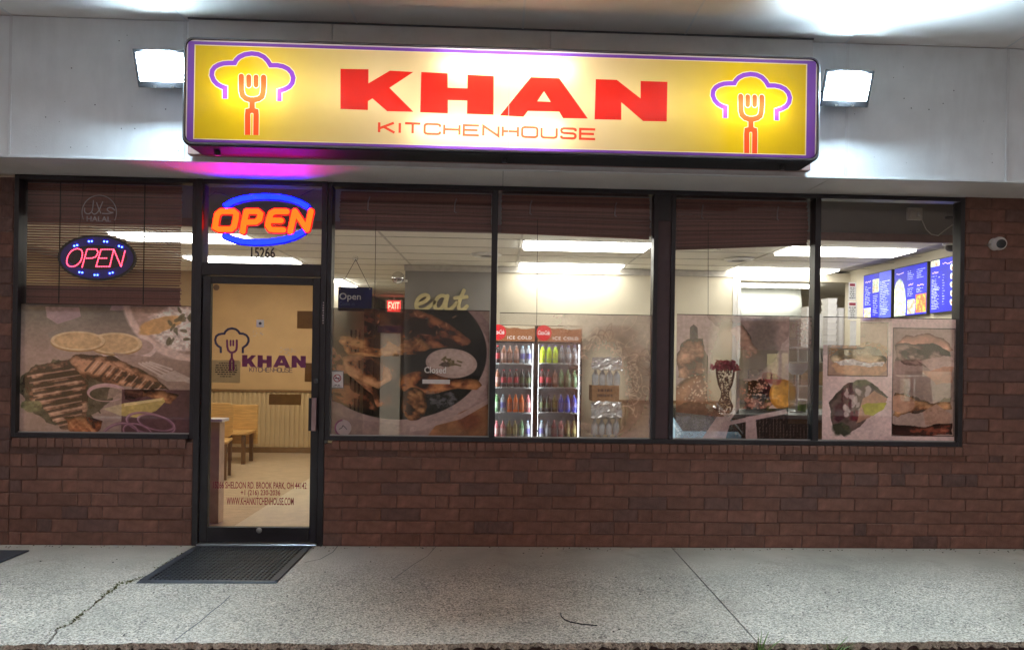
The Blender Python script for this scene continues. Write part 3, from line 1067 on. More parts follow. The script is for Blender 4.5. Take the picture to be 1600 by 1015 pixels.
# ---- pavement: exposed aggregate slabs with an uneven kerb edge
def aggregate_mat():
    m = bpy.data.materials.new('exposed_aggregate_concrete')
    N, L = nodes_of(m)
    b = N['Principled BSDF']
    b.inputs['Roughness'].default_value = 0.85
    tc = N.new('ShaderNodeTexCoord')
    vo = N.new('ShaderNodeTexVoronoi')
    vo.inputs['Scale'].default_value = 120
    L.new(tc.outputs['Object'], vo.inputs['Vector'])
    r = N.new('ShaderNodeValToRGB')
    e = r.color_ramp.elements
    e[0].position, e[0].color = 0.0, (0.13, 0.112, 0.09, 1)
    e[1].position, e[1].color = 1.0, (0.70, 0.62, 0.50, 1)
    for p, c in ((0.2, (0.24, 0.21, 0.175)), (0.42, (0.40, 0.355, 0.295)), (0.75, (0.53, 0.465, 0.375))):
        k = e.new(p)
        k.color = (*c, 1)
    sp = N.new('ShaderNodeSeparateColor')
    L.new(vo.outputs['Color'], sp.inputs[0])
    L.new(sp.outputs[0], r.inputs['Fac'])
    # smoother cement skin near the wall and in worn patches
    nz = N.new('ShaderNodeTexNoise')
    nz.inputs['Scale'].default_value = 1.7
    nz.inputs['Detail'].default_value = 7
    L.new(tc.outputs['Object'], nz.inputs['Vector'])
    sx = N.new('ShaderNodeSeparateXYZ')
    L.new(tc.outputs['Object'], sx.inputs[0])
    mr = N.new('ShaderNodeMapRange')
    mr.inputs['From Min'].default_value, mr.inputs['From Max'].default_value = -1.0, -0.15
    L.new(sx.outputs['Y'], mr.inputs['Value'])
    ad = N.new('ShaderNodeMath')
    ad.operation = 'MULTIPLY_ADD'
    L.new(nz.outputs['Fac'], ad.inputs[0])
    ad.inputs[1].default_value = 1.1
    sb = N.new('ShaderNodeMath')
    sb.operation = 'SUBTRACT'
    L.new(mr.outputs[0], sb.inputs[0])
    sb.inputs[1].default_value = 0.45
    L.new(sb.outputs[0], ad.inputs[2])
    ad.use_clamp = True
    mx = N.new('ShaderNodeMix')
    mx.data_type = 'RGBA'
    L.new(ad.outputs[0], mx.inputs['Factor'])
    L.new(r.outputs[0], mx.inputs['A'])
    mx.inputs['B'].default_value = (0.455, 0.40, 0.32, 1)
    # stains
    n2 = N.new('ShaderNodeTexNoise')
    n2.inputs['Scale'].default_value = 1.1
    n2.inputs['Detail'].default_value = 9
    n2.inputs['Roughness'].default_value = 0.6
    L.new(tc.outputs['Object'], n2.inputs['Vector'])
    m2 = N.new('ShaderNodeMapRange')
    m2.inputs['From Min'].default_value, m2.inputs['From Max'].default_value = 0.35, 0.7
    m2.inputs['To Min'].default_value, m2.inputs['To Max'].default_value = 1.14, 0.78
    L.new(n2.outputs['Fac'], m2.inputs['Value'])
    sc = N.new('ShaderNodeVectorMath')
    sc.operation = 'SCALE'
    L.new(mx.outputs['Result'], sc.inputs[0])
    L.new(m2.outputs[0], sc.inputs['Scale'])
    v2 = N.new('ShaderNodeTexVoronoi')
    v2.inputs['Scale'].default_value = 3.1
    L.new(tc.outputs['Object'], v2.inputs['Vector'])
    g1 = N.new('ShaderNodeMapRange')
    g1.inputs['From Min'].default_value, g1.inputs['From Max'].default_value = 0.045, 0.075
    g1.inputs['To Min'].default_value, g1.inputs['To Max'].default_value = 0.55, 0.0
    L.new(v2.outputs['Distance'], g1.inputs['Value'])
    s2 = N.new('ShaderNodeSeparateColor')
    L.new(v2.outputs['Color'], s2.inputs[0])
    g2 = N.new('ShaderNodeMath')
    g2.operation = 'LESS_THAN'
    g2.inputs[1].default_value = 0.3
    L.new(s2.outputs[0], g2.inputs[0])
    g3 = N.new('ShaderNodeMath')
    g3.operation = 'MULTIPLY'
    L.new(g1.outputs[0], g3.inputs[0])
    L.new(g2.outputs[0], g3.inputs[1])
    n4 = N.new('ShaderNodeTexNoise')          # rusty and oily marks
    n4.inputs['Scale'].default_value = 2.6
    n4.inputs['Detail'].default_value = 10
    n4.inputs['Roughness'].default_value = 0.7
    L.new(tc.outputs['Object'], n4.inputs['Vector'])
    g4 = N.new('ShaderNodeMapRange')
    g4.inputs['From Min'].default_value, g4.inputs['From Max'].default_value = 0.56, 0.72
    g4.inputs['To Max'].default_value = 0.42
    L.new(n4.outputs['Fac'], g4.inputs['Value'])
    x1 = N.new('ShaderNodeMix')
    x1.data_type = 'RGBA'
    L.new(g4.outputs[0], x1.inputs['Factor'])
    L.new(sc.outputs[0], x1.inputs['A'])
    x1.inputs['B'].default_value = (0.20, 0.155, 0.12, 1)
    x2 = N.new('ShaderNodeMix')
    x2.data_type = 'RGBA'
    L.new(g3.outputs[0], x2.inputs['Factor'])
    L.new(x1.outputs['Result'], x2.inputs['A'])
    x2.inputs['B'].default_value = (0.07, 0.06, 0.055, 1)
    L.new(x2.outputs['Result'], b.inputs['Base Color'])
    bp = N.new('ShaderNodeBump')
    bp.inputs['Strength'].default_value = 0.7
    bp.inputs['Distance'].default_value = 0.006
    L.new(vo.outputs['Distance'], bp.inputs['Height'])
    bp.invert = True
    L.new(bp.outputs[0], b.inputs['Normal'])
    return m


M['aggregate'] = aggregate_mat()
M['asphalt'] = pmat('worn_asphalt', (0.29, 0.265, 0.245), 0.9, 0, 0.3, 120, 1.0, 200, dirt=(0.085, 0.075, 0.07), dirt_scale=3)
M['kerb_face'] = pmat('dirt_caked_kerb', (0.050, 0.030, 0.026), 0.95, 0, 0.5, 30, 1.0, 90)
M['kerb_dirt'] = pmat('dark_soil', (0.03, 0.022, 0.02), 0.95, 0, 0.4, 60, 1.0, 120)

road = MB().add([(-60, -60, -0.15), (60, -60, -0.15), (60, -1.9, -0.15), (-60, -1.9, -0.15)], [(0, 1, 2, 3)])
struct(road.build('parking_lot', M['asphalt']))
base_ground = MB().add([(-60, -1.9, -0.145), (60, -1.9, -0.145), (60, 40, -0.145), (-60, 40, -0.145)], [(0, 1, 2, 3)])
struct(base_ground.build('ground', M['kerb_dirt']))

pave = struct(bpy.data.objects.new('sidewalk', None))
COL.objects.link(pave)
rs = np.random.RandomState(5)


def crack_path():
    pts = [(310, 850), (290, 862), (268, 874), (250, 885), (232, 898), (213, 905), (186, 913), (170, 926), (150, 940), (128, 958), (110, 974), (88, 984), (75, 1004)]
    out = []
    for u, v in pts:
        p = atz(u, v, 0)
        out.append((p.x, min(0.06, max(-1.99, p.y))))
    out[0] = (out[0][0], 0.06)
    fine = []
    for (x0, y0), (x1, y1) in zip(out[:-1], out[1:]):
        for k in range(5):
            t = k / 5
            fine.append((x0 + (x1 - x0) * t + rs.uniform(-.012, .012), y0 + (y1 - y0) * t))
    fine.append(out[-1])
    return fine


CR = crack_path()


def slab(x_left, x_right, name='slab'):
    """x_left / x_right: functions of y"""
    ys = [0.06, -0.3, -0.6, -0.9, -1.2, -1.5, -1.75, -1.95] if not callable(x_left) and not callable(x_right) else [y for _, y in CR]
    fx = [(lambda y, a=a: a(y) if callable(a) else a) for a in (x_left, x_right)]
    ys = sorted(set(round(y, 4) for y in ys), reverse=True)
    poly = [(fx[1](y), y) for y in ys]
    n = max(8, int((fx[1](-1.98) - fx[0](-1.98)) / 0.02))
    xa, xb = fx[1](-1.98), fx[0](-1.98)
    edge, inner = [], []
    w = 0
    for k in range(n + 1):
        x = xa + (xb - xa) * k / n
        w = .7 * w + rs.uniform(-.009, .009)
        edge.append((x, -1.985 + w + .012 * math.sin(x * 3.1)))
    poly = [p for p in poly if p[1] > -1.93] + edge + [(fx[0](y), y) for y in ys[::-1] if y > -1.93]
    polyc = ccw(dedupe(poly))
    ov, oe, of, _, _, og = delaunay_2d_cdt([Vector(p) for p in polyc], [], [list(range(len(polyc)))], 1, 1e-6, True)
    of = [f for f, g in zip(of, og) if g]
    used = sorted({i for f in of for i in f})
    mb = MB()
    vs = [(ov[i].x, ov[i].y, 0.0) for i in used]
    ix = {i: k for k, i in enumerate(used)}
    fs = [tuple(ix[i] for i in f) for f in of]
    es = {}
    for f in fs:
        for a, b in zip(f, f[1:] + f[:1]):
            es[(a, b)] = 1
    nb = len(vs)
    low = []
    for x, y, z in vs:
        low.append((x + (rs.uniform(-.006, .006)), y + (rs.uniform(-.012, .02) if y < -1.9 else 0), -0.035 + rs.uniform(-.012, .012)))
    bot = [(x, y + (rs.uniform(0, .02) if y < -1.9 else 0), -0.15) for x, y, z in vs]
    mb.add(vs + low + bot, fs)
    side = []
    for (a, b) in es:
        if (b, a) not in es:
            side.append((a, b, b + nb, a + nb))
            side.append((a + nb, b + nb, b + 2 * nb, a + 2 * nb))
    mb.f += side
    mb.mi += [0, 1] * (len(side) // 2)
    return mb.build(name, [M['aggregate'], M['kerb_face']], pave)


crx = lambda y: float(np.interp(-y, [-q for _, q in CR], [q for q, _ in CR]))
slab(-9.0, lambda y: crx(y) - .005)
slab(lambda y: crx(y) + .005, 1.4025)
slab(1.4135, 9.0)
struct(bx('joint_filler', M['caulk'], pave, 1.4025, 1.4135, -1.96, 0.05, -0.14, -0.006))
# worn control joint and hairline cracks lying in the skin of the middle slab
hair = MB()
for path, w in (([(360, 930), (345, 944), (330, 955), (312, 971), (290, 987), (273, 1000)], .006),
                ([(682, 852), (668, 868), (648, 880), (630, 893), (612, 906)], .004),
                ([(476, 878), (500, 873), (520, 862), (528, 852)], .006)):
    P = [atz(u, v, 0.001) for u, v in path]
    for a, b in zip(P[:-1], P[1:]):
        d = (b - a).normalized()
        s = Vector((-d.y, d.x, 0)) * w / 2
        z = Vector((0, 0, .001))
        hair.add([a - s, b - s, b + s, a + s, a - s + z, b - s + z, b + s + z, a + s + z],
                 [(4, 5, 6, 7), (0, 1, 5, 4), (1, 2, 6, 5), (2, 3, 7, 6), (3, 0, 4, 7)])
hair.build('hairline_crack', M['caulk'], pave)

# ---- brick walls
BL, BH, JN = 0.3095, 0.1016, 0.007


def brick_mesh(seed):
    r = random.Random(seed)
    mb = MB().box(-.5 * (BL - JN), .5 * (BL - JN), 0, .09, -.5 * (BH - JN), .5 * (BH - JN))
    me = mb.mesh('brick', M['brick'], bevel=.004)
    for v in me.vertices:
        v.co.x += r.uniform(-.0024, .0024)
        v.co.z += r.uniform(-.0024, .0024)
        v.co.y += r.uniform(-.001, .0012)
    return me


BRICKS = [brick_mesh(k) for k in range(5)]
DARKS = [b.copy() for b in BRICKS[:3]]
for b in DARKS:
    b.materials.clear()
    b.materials.append(M['brick_dark'])


def lay(parent, x0, x1, z0, z1, skip=None, z_off=0.0):
    rows = int(round((z1 - z0) / BH))
    base = base_of(parent)
    rb = random.Random(int(abs(x0) * 1000) + int(z0 * 10))
    for r in range(rows):
        zc = z0 + (r + .5) * BH
        off = (0.39 * BL if r % 2 else 0)
        k0 = math.floor((x0 - off) / BL)
        x = off + k0 * BL
        while x < x1 - .01:
            a, b = max(x, x0), min(x + BL, x1)
            segs = [(a, b)]
            if b - a > .28 and rb.random() < .22:      # a soldier end or a half brick in the course
                c = a + BL * rb.choice((.33, .36, .64))
                segs = [(a, c), (c, b)]
            for a, b in segs:
                if b - a < .025 or (skip and skip((a + b) / 2, zc)):
                    continue
                dark = rb.random() < (.36 if b - a < .22 else .09)
                me = rb.choice(DARKS if dark else BRICKS)
                o = link('brick', me, parent, Vector(((a + b) / 2, rb.uniform(-.0025, .0025), zc)) - base)
                o.scale.x = (b - a - JN) / (BL - JN)
                if rb.random() < .5:
                    o.rotation_euler.y = math.pi
            x += BL


XW0, XD0, XD1, XW1 = -3.805, -2.405, -1.385, 3.805
SILL = 0.838
wl = thing('brick_wall', 'dark brown brick wall left of the door under the lowered blind window', 'brick wall', (-4, 0, 0))
lay(wl, XW0, XD0, 0, .762)
lay(wl, XL, XW0, 0, 2.85)
MB().box(XW0, XD0 - .001, .0065, .10, 0, .76).box(XL, XW0 - .001, .0065, .10, 0, 2.86).build('mortar', M['mortar'], wl)
wr = thing('brick_wall', 'long red brown brick wall right of the door, rising beside the last window', 'brick wall', (2, 0, 0))
lay(wr, XD1, XR, 0, .762)
lay(wr, XW1, XR, .762, .762 + 21 * BH)
MB().box(XD1 + .001, XW1, .0065, .10, 0, .76).box(XW1, XR, .0065, .10, 0, 2.89).build('mortar', M['mortar'], wr)


def rowlock(lab, x0, x1):
    s = thing('window_sill', lab, 'window sill', ((x0 + x1) / 2, -.01, .77))
    n = int(round((x1 - x0) / .0675))
    w = (x1 - x0) / n
    mb = MB().box(-.5 * (w - .006), .5 * (w - .006), 0, .16, 0, .07)
    me = mb.mesh('brick', M['brick'], bevel=.004)
    for k in range(n):
        o = link('brick', me, s, Vector((x0 + (k + .5) * w, -.018 + random.uniform(-.002, .002), .7655)) - base_of(s))
        o.scale.z = random.uniform(.98, 1.01)
    MB().box(x0 + .002, x1 - .002, -.010, .10, .7615, .832).build('mortar', M['mortar'], s)


rowlock('row of header bricks under the left window', XW0 + .02, XD0 - .05)
rowlock('long row of header bricks under the four right windows', XD1 + .06, XW1 + .06)

# ---- lower soffit over the shop front, fascia, canopy soffit
low = struct(bpy.data.objects.new('lower_soffit', None))
COL.objects.link(low)
for a, b in ((-7.2, -4.9), (-4.9, -2.45), (-2.45, 0.0), (0.0, 2.45), (2.45, 4.9), (4.9, 7.2)):
    bx('panel', M['soffit'], low, a + .002, b - .002, YF + .03, .12, 2.888, 2.90, bevel=.002)
fas = thing('fascia_wall', 'pale painted panel wall above the shop front that carries the sign', 'fascia', (0, YF, 2.9))
joints = [-7.2, -5.9, -3.52, at(288, 140, YF).x, at(1323, 180, YF).x, at(1574, 180, YF).x, 5.9, 7.2]
for a, b in zip(joints[:-1], joints[1:]):
    bx('panel', M['panel'], fas, a + .003, b - .003, YF, YF + .03, 2.902, SOF - .002, bevel=.002)
for j in joints[1:-1]:
    MB().box(j - .011, j + .011, YF - .005, YF - .0005, 2.905, SOF - .004).build('joint_strip', M['trim'], fas, bevel=.0015)
bx('bottom_trim', M['trim'], fas, -7.2, 7.2, YF - .012, YF + .028, 2.886, 2.9, bevel=.002)
bx('gap_seal', M['caulk'], fas, -7.2, 7.2, YF + .031, YF + .06, 2.905, SOF - .002)
# specks and rust dots on the boards
rp = random.Random(4)
dots = MB()
for k in range(90):
    x = rp.uniform(-3.4, 3.7)
    if -2.25 < x < 2.25:
        continue
    z = rp.uniform(2.93, 3.8)
    dots.lathe([(rp.uniform(.002, .005), 0), (.001, -.0015)], (x, YF - .0005, z), 6, axis='y')
o = dots.build('rust_spots', M['caulk'], fas)
o['kind'] = 'stuff'
bumps = [at(294, 40, YF - .06).x, at(519, 60, YF - .06).x, at(860, 70, YF - .06).x, at(1271, 70, YF - .06).x]
for a, b in zip(bumps[:-1], bumps[1:]):
    bx('backer_panel', M['backer'], fas, a + .002, b - .002, YF - .06, YF - .007, 2.99, SOF - .012, bevel=.002)
bx('backer_shade', M['rose'], fas, bumps[0] + .01, bumps[-1] - .01, YF - .066, YF - .007, 2.925, 2.988, bevel=.003)  # rose brown colour paints the sign's shade onto the white lower strip
scr = MB().lathe([(.008, 0), (.008, -.004), (.003, -.006)], (0, 0, 0), 8, axis='y').mesh('screw', M['black'])
for k in range(14):
    u = 340 + k * 71 + rp.uniform(-14, 14)
    p = at(u, 61 + (u - 340) * .0305, YF - .06)
    link('screw', scr, fas, Vector((p.x, YF - .0605, 3.69 + rp.uniform(-.004, .004))) - base_of(fas))
for k in range(5):
    link('screw', scr, fas, Vector((-1.9 + k * .95 + rp.uniform(-.1, .1), YF - .0665, 2.955)) - base_of(fas))

sof = struct(bpy.data.objects.new('canopy_soffit', None))
COL.objects.link(sof)
sj = [-7.2, -4.72, -3.52, -2.295, -1.065, .128, 1.318, 2.54, 3.77, 4.95, 7.2]
for a, b in zip(sj[:-1], sj[1:]):
    bx('panel', M['soffit'], sof, a + .003, b - .003, -2.45, YF - .001, SOF, SOF + .02, bevel=.002)
for j in sj[1:-1]:
    bx('joint_strip', M['trim'], sof, j - .008, j + .008, -2.45, YF - .002, SOF - .004, SOF - .0005, bevel=.001)
bx('edge_trim', M['caulk'], sof, bumps[0], bumps[-1], YF - .068, YF - .052, SOF - .012, SOF - .001)
struct(MB().box(-7.2, 7.2, -2.5, 12, SOF + .03, SOF + .12).box(-7.2, 7.2, -2.5, -2.46, SOF - .2, SOF + .028).build('canopy_roof', M['backer']))

# ---- the room inside
struct(MB().box(-6.1, -2.32, .10, 12, -.1, -.002).build('wood_floor', M['floor_wood']))
struct(MB().box(-2.319, 7.0, .10, 12, -.1, -.002).build('tile_floor', M['floor_tile']))
room = []


def wall(name, lab, mat, *b):
    o = MB().box(*b).build(name, mat)
    tag(o, lab, 'wall', kind='structure')
    return o


wall('wall', 'tan painted back wall of the dining room seen through the door', M['tan'], -6.0, -2.75, 5.60, 5.72, 0, 3.3)
wall('wall', 'left end wall of the dining room', M['tan'], -6.12, -6.0, .1, 12, 0, 3.3)
wall('wall', 'corridor side wall beyond the dining room', M['cream'], -2.87, -2.75, 5.722, 11.2, 0, 3.3)
wall('wall', 'grey end wall of the corridor behind the exit sign', M['grey_wall'], -2.748, -1.3, 11.0, 11.12, 0, 3.3)
wall('wall', 'corridor side of the partition behind the coolers', M['cream'], -1.28, -1.17, 4.16, 10.99, 0, 3.3)
wall('wall', 'grey partition wall that carries the eat letters', M['grey_wall'], -1.29, -.08, 4.04, 4.155, 0, ZC - .004)
wall('wall', 'cream partition wall behind the drink coolers', M['cream'], -.078, 3.16, 4.04, 4.155, 0, ZC - .004)
wall('wall', 'white end post of the partition beside the kitchen', M['white'], 3.162, 3.26, 4.03, 4.155, 0, ZC - .004)
wall('wall', 'cream header above the kitchen opening', M['cream'], 3.262, 4.80, 4.04, 4.155, 2.615, ZC - .004)
wall('wall', 'right side wall of the shop that carries the menu screens', M['cream'], 4.80, 4.92, .1, 4.2, 0, 3.3)
wall('wall', 'cream back wall of the kitchen behind the steel hood', M['cream'], -1.16, 6.6, 6.9, 7.0, 0, 3.3)
wall('wall', 'right side wall of the kitchen', M['cream'], 6.6, 6.7, 4.2, 7.0, 0, 3.3)
wall('wall', 'short return wall between shop and kitchen', M['cream'], 4.922, 6.6, 4.04, 4.155, 0, 3.3)
bx('trim_strip', M['tee'], None, -1.3, 3.16, 4.018, 4.038, 2.655, ZC - .006)
tag(COL.objects[-1], 'thin pale trim along the top of the partition', 'trim')
# header beam behind the window heads
hb = MB().box(-6, 4.8, 1.12, 1.24, ZC - .03, 3.3).build('header_beam', M['header'])
tag(hb, 'grey header beam above the windows inside the shop', 'beam', kind='structure')
hb2 = bx('beam_trim', M['rose'], hb, -6, 4.8, 1.10, 1.119, ZC - .045, ZC + .03)
struct(MB().box(-6.1, 7, .06, 12, 3.3, 3.4).build('roof_slab', M['header']))
struct(MB().box(-6, XW1 + 1.4, .13, .16, 2.90, 3.29).build('head_wall', M['header']))

ceil = struct(bpy.data.objects.new('ceiling', None))
COL.objects.link(ceil)
TX, TY = 1.42, 0.595
tile = MB().box(-.5 * TX + .007, .5 * TX - .007, -.5 * TY + .007, .5 * TY - .007, 0, .015).mesh('tile', M['tile'], bevel=.003)
troffer_cells = {(-3, 0), (-3, 3), (0, 0), (0, 3), (2, 0), (2, 3)}
tee = MB()
for i in range(-5, 5):
    for j in range(-1, 16):
        x, y = .2 + (i + .5) * TX, 1.745 + (j + .5) * TY
        if x < -5.9 or x > 4.75 or (i, j) in troffer_cells:
            continue
        if y > 5.5 and not (-3.3 < x < -.9):
            continue
        if y > 4.0 and x > -.9:
            continue
        if j == -1 and False:
            continue
        link('tile', tile, ceil, (x, y, ZC + random.uniform(0, .002)))
for i in range(-5, 6):
    x = .2 + i * TX
    if -6 < x < 4.8:
        tee.box(x - .012, x + .012, 1.24, 4.03 if x > -1 else 10.9, ZC - .004, ZC + .003)
for j in range(-1, 16):
    y = 1.745 + j * TY
    if y < 1.25:
        continue
    tee.box(-6, 4.8 if y < 4 else -1.3, y - .012, y + .012, ZC - .0035, ZC + .0025)
o = tee.build('grid', M['tee'], ceil)
o['kind'] = 'stuff'
struct(MB().box(-6, 4.8, 1.24, 11, ZC + .03, ZC + .05).build('ceiling_deck', M['header'], ceil))
kc = MB().box(-1.1, 6.6, 4.2, 6.9, 2.70, 2.73).build('kitchen_ceiling', M['tile'])
struct(kc)

# ================================================================== LIGHTS THAT THE PLACE HAS
E_TROF = emat('fluorescent_diffuser', (1.0, 0.97, 0.88), TROFFER_E)
trof_labels = {(-3, 0): 'front fluorescent ceiling light behind the left window', (-3, 3): 'rear fluorescent ceiling light behind the left window',
               (0, 0): 'front fluorescent ceiling light over the drink coolers', (0, 3): 'rear fluorescent ceiling light over the drink coolers',
               (2, 0): 'front fluorescent ceiling light near the menu screens', (2, 3): 'rear fluorescent ceiling light near the kitchen opening'}
t0 = None
for (i, j), lab in trof_labels.items():
    x, y = .2 + (i + .5) * TX, 1.745 + (j + .5) * TY
    if t0 is None:
        t0 = thing('ceiling_light', lab, 'ceiling light', (x, y, ZC), 'fluorescent ceiling lights')
        MB().box(-.69, .69, -.28, -.262, -.006, .02).box(-.69, .69, .262, .28, -.006, .02).box(-.69, -.672, -.262, .262, -.006, .02).box(.672, .69, -.262, .262, -.006, .02).build('frame', M['white'], t0, local=True)
        MB().hexa([(-.671, -.25, -.03), (.671, -.25, -.03), (.671, .25, -.03), (-.671, .25, -.03), (-.671, -.261, .008), (.671, -.261, .008), (.671, .261, .008), (-.671, .261, .008)]).build('diffuser', E_TROF, t0, local=True)
    else:
        c = copy_tree(t0)
        c.location = (x, y, ZC)
        c['label'] = lab
kl = thing('kitchen_light', 'fluorescent strip light on the kitchen ceiling', 'strip light', (4.2, 5.3, 2.69))
MB().box(-.7, .7, -.12, .12, 0.005, .012).build('housing', M['white'], kl, local=True)
MB().box(-.68, .68, -.1, .1, -.03, .004).build('diffuser', E_TROF, kl, local=True)

E_FLOOD = emat('led_flood_lens', (0.62, 0.84, 1.0), FLOOD_E)
# the lens throws most of its light straight ahead
_n, _l = E_FLOOD.node_tree.nodes, E_FLOOD.node_tree.links
_lw = _n.new('ShaderNodeLayerWeight')
_mr = _n.new('ShaderNodeMapRange')
_mr.inputs['From Min'].default_value, _mr.inputs['From Max'].default_value = 0.0, 0.9
_mr.inputs['To Min'].default_value, _mr.inputs['To Max'].default_value = FLOOD_E * 1.25, FLOOD_E * 0.20
_l.new(_lw.outputs['Facing'], _mr.inputs['Value'])
_l.new(_mr.outputs[0], _n['Emission'].inputs['Strength'])


def floodlight(lab, x, z, side):
    f = thing('floodlight', lab, 'floodlight', (x, YF, z), 'floodlights beside the sign')
    w, h = .178, .125
    tilt = math.radians(22)
    c, s = math.cos(tilt), math.sin(tilt)
    cy_, cz_ = -.155, 0.0

    def T(a, n, b):
        """a sideways, n out of the lens, b up along the lens"""
        return (a, cy_ - n * c + b * -s * -1 * -1, cz_ - n * s + b * c)
    # housing: deep box that narrows to the back
    wb, hb_ = .12, .075
    H = [T(-w, 0, -h), T(w, 0, -h), T(wb, -.09, -hb_), T(-wb, -.09, -hb_), T(-w, 0, h), T(w, 0, h), T(wb, -.09, hb_), T(-wb, -.09, hb_)]
    MB().hexa(H).build('housing', M['lamp_grey'], f, bevel=.008, local=True)
    rim = MB()
    for a0, a1, b0, b1 in ((-w, w, h - .022, h), (-w, w, -h, -h + .045), (-w, -w + .02, -h + .045, h - .022), (w - .02, w, -h + .045, h - .022)):
        rim.hexa([T(a0, .0, b0), T(a1, .0, b0), T(a1, -.01, b0), T(a0, -.01, b0), T(a0, .014, b1), T(a1, .014, b1), T(a1, -.01, b1), T(a0, -.01, b1)] if False else
                 [T(a0, .016, b0), T(a1, .016, b0), T(a1, .001, b0), T(a0, .001, b0), T(a0, .016, b1), T(a1, .016, b1), T(a1, .001, b1), T(a0, .001, b1)])
    rim.build('rim', M['lamp_grey'], f, bevel=.003, local=True)
    # glowing lens, slightly domed
    lens = MB()
    n = 8
    vs = []
    for j in range(n + 1):
        for i in range(n + 1):
            a, b = -w + .022 + (2 * w - .044) * i / n, -h + .046 + (2 * h - .070) * j / n
            vv = min(0.0, 2 * j / n - 1)
            d = .010 + .028 * (1 - (2 * i / n - 1) ** 2) * (1 - vv ** 2) ** .5
            vs.append(T(a, d, b))
    lens.add(vs, [(j * (n + 1) + i, j * (n + 1) + i + 1, (j + 1) * (n + 1) + i + 1, (j + 1) * (n + 1) + i) for j in range(n) for i in range(n)])
    lens.build('lens', E_FLOOD, f, smooth=True, local=True)
    MB().box(-.05, .05, -.012, -.001, -.06, .06).box(-.02, .02, -.075, -.012, -.03, .03).build('bracket', M['lamp_grey'], f, bevel=.004, local=True)
    for a in (-.06, .06):
        MB().lathe([(.012, 0), (.012, .012), (.006, .016)], T(a, .017, -h + .014), 8, axis='y').build('screw', M['chrome'], f, local=True)
    MB().tube([(side * .03, -.06, .02), (side * .12, -.05, .01), (side * .2, -.04, .02), (side * .24, -.02, .0)], .006).build('cable', M['black'], f, local=True)
    return f


pL, pR = at(249, 104, -.7), at(1327, 135, -.7)
floodlight('lit floodlight left of the big yellow sign', pL.x, pL.z, 1)
floodlight('lit floodlight right of the big yellow sign', pR.x, pR.z, -1)

# ================================================================== THE BIG SIGN
YS = -0.80
sign = thing('box_sign', 'long yellow backlit box sign with red KHAN lettering above the door', 'shop sign', (0, YF, 3.3))
SX0, SX1, SZ0, SZ1 = -2.165, 2.205, 2.945, 3.645


def rrect(x0, x1, z0, z1, r, n=5):
    out = []
    for cx, cz, a0 in ((x1 - r, z1 - r, 0), (x0 + r, z1 - r, 90), (x0 + r, z0 + r, 180), (x1 - r, z0 + r, 270)):
        for k in range(n + 1):
            a = math.radians(a0 + 90 * k / n)
            out.append((cx + r * math.cos(a), cz + r * math.sin(a)))
    return out


# open-fronted case: rounded side band, back plate, retainer lip round the face
out_p, in_p = rrect(SX0 - .012, SX1 + .012, SZ0 - .028, SZ1 + .010, .062), rrect(SX0, SX1, SZ0, SZ1, .058)
n = len(out_p)
case = MB()
vs = [(x, YS - .012, z) for x, z in out_p] + [(x, YF - .068, z) for x, z in out_p] + [(x, YS - .012, z) for x, z in in_p] + [(x, YF - .075, z) for x, z in in_p]
fs = []
for i in range(n):
    j = (i + 1) % n
    fs += [(i, j, j + n, i + n), (i, i + 2 * n, j + 2 * n, j), (i + 2 * n, i + 3 * n, j + 3 * n, j + 2 * n)]
case.add(vs, fs)
M['case'] = pmat('dark_grey_sign_metal', (0.022, 0.022, 0.025), 0.6, 0.0, 0.1, 5, spec=0.08)
M['retainer'] = pmat('grey_retainer_metal', (0.16, 0.16, 0.17), 0.4, 0.4)
case.build('case', M['case'], sign, smooth=True)
M['inside'] = pmat('white_sign_interior', (0.7, 0.7, 0.7), 0.7)
back = MB().prism(ccw(in_p), YF - .090, YF - .076)
back.build('back_plate', M['inside'], sign)
case_in = MB()
case_in.add([(x * .999, YS + .004, 3.295 + (z - 3.295) * .994) for x, z in in_p] + [(x * .999, YF - .091, 3.295 + (z - 3.295) * .994) for x, z in in_p], [(i, (i + 1) % n, (i + 1) % n + n, i + n) for i in range(n)])
case_in.build('liner', M['inside'], sign)
lip = MB().tube([(x, YS - .014, z) for x, z in rrect(SX0 - .004, SX1 + .004, SZ0 - .010, SZ1 + .004, .058)], .0065, 8, closed=True)
lip.build('retainer', M['retainer'], sign, smooth=True)
for u in (340, 789, 1222):
    p = at(u, 240, YS + .1)
    MB().lathe([(.018, SZ0 - .06), (.022, SZ0 - .05), (.022, SZ0 - .026)], (p.x, YS + .1, 0), 10).build('drain_fitting', M['black'], sign)

# flat print: one plane cut into coloured pieces
K_ = px([(532, 107.8), (575.8, 108.5), (575.6, 130.5), (609.2, 110.6), (646, 112.7), (608.5, 137.5), (646, 175), (605, 174), (581.9, 154), (574.9, 158.2), (574.9, 172.2), (531.9, 170.5)], YS)
H_ = px([(658.2, 112.7), (699.5, 114.8), (699.5, 137.2), (730.3, 138.3), (730.3, 116.9), (771.6, 119), (771.2, 179.6), (729.6, 178.2), (730, 157.5), (699.8, 156.5), (699.8, 177.5), (656.5, 175.7)], YS)
A_ = px([(829.7, 120.8), (873.8, 122.5), (918.6, 185.5), (879.8, 184.8), (873.8, 174.7), (824.8, 173.6), (817.8, 182.7), (781, 180.6)], YS)
Ah = px([(850, 142.8), (860.5, 159.3), (839.5, 158.5)], YS)
N_ = px([(930.9, 123.9), (963.8, 125), (1000.9, 154), (1000.9, 126.7), (1042.9, 128.1), (1041.8, 190), (1005, 189.4), (970.8, 160), (970.8, 187.6), (929, 186.6)], YS)


def z5(pts):
    return px([(280 + a / 5.34, 60 + b / 5.34) for a, b in pts], YS)


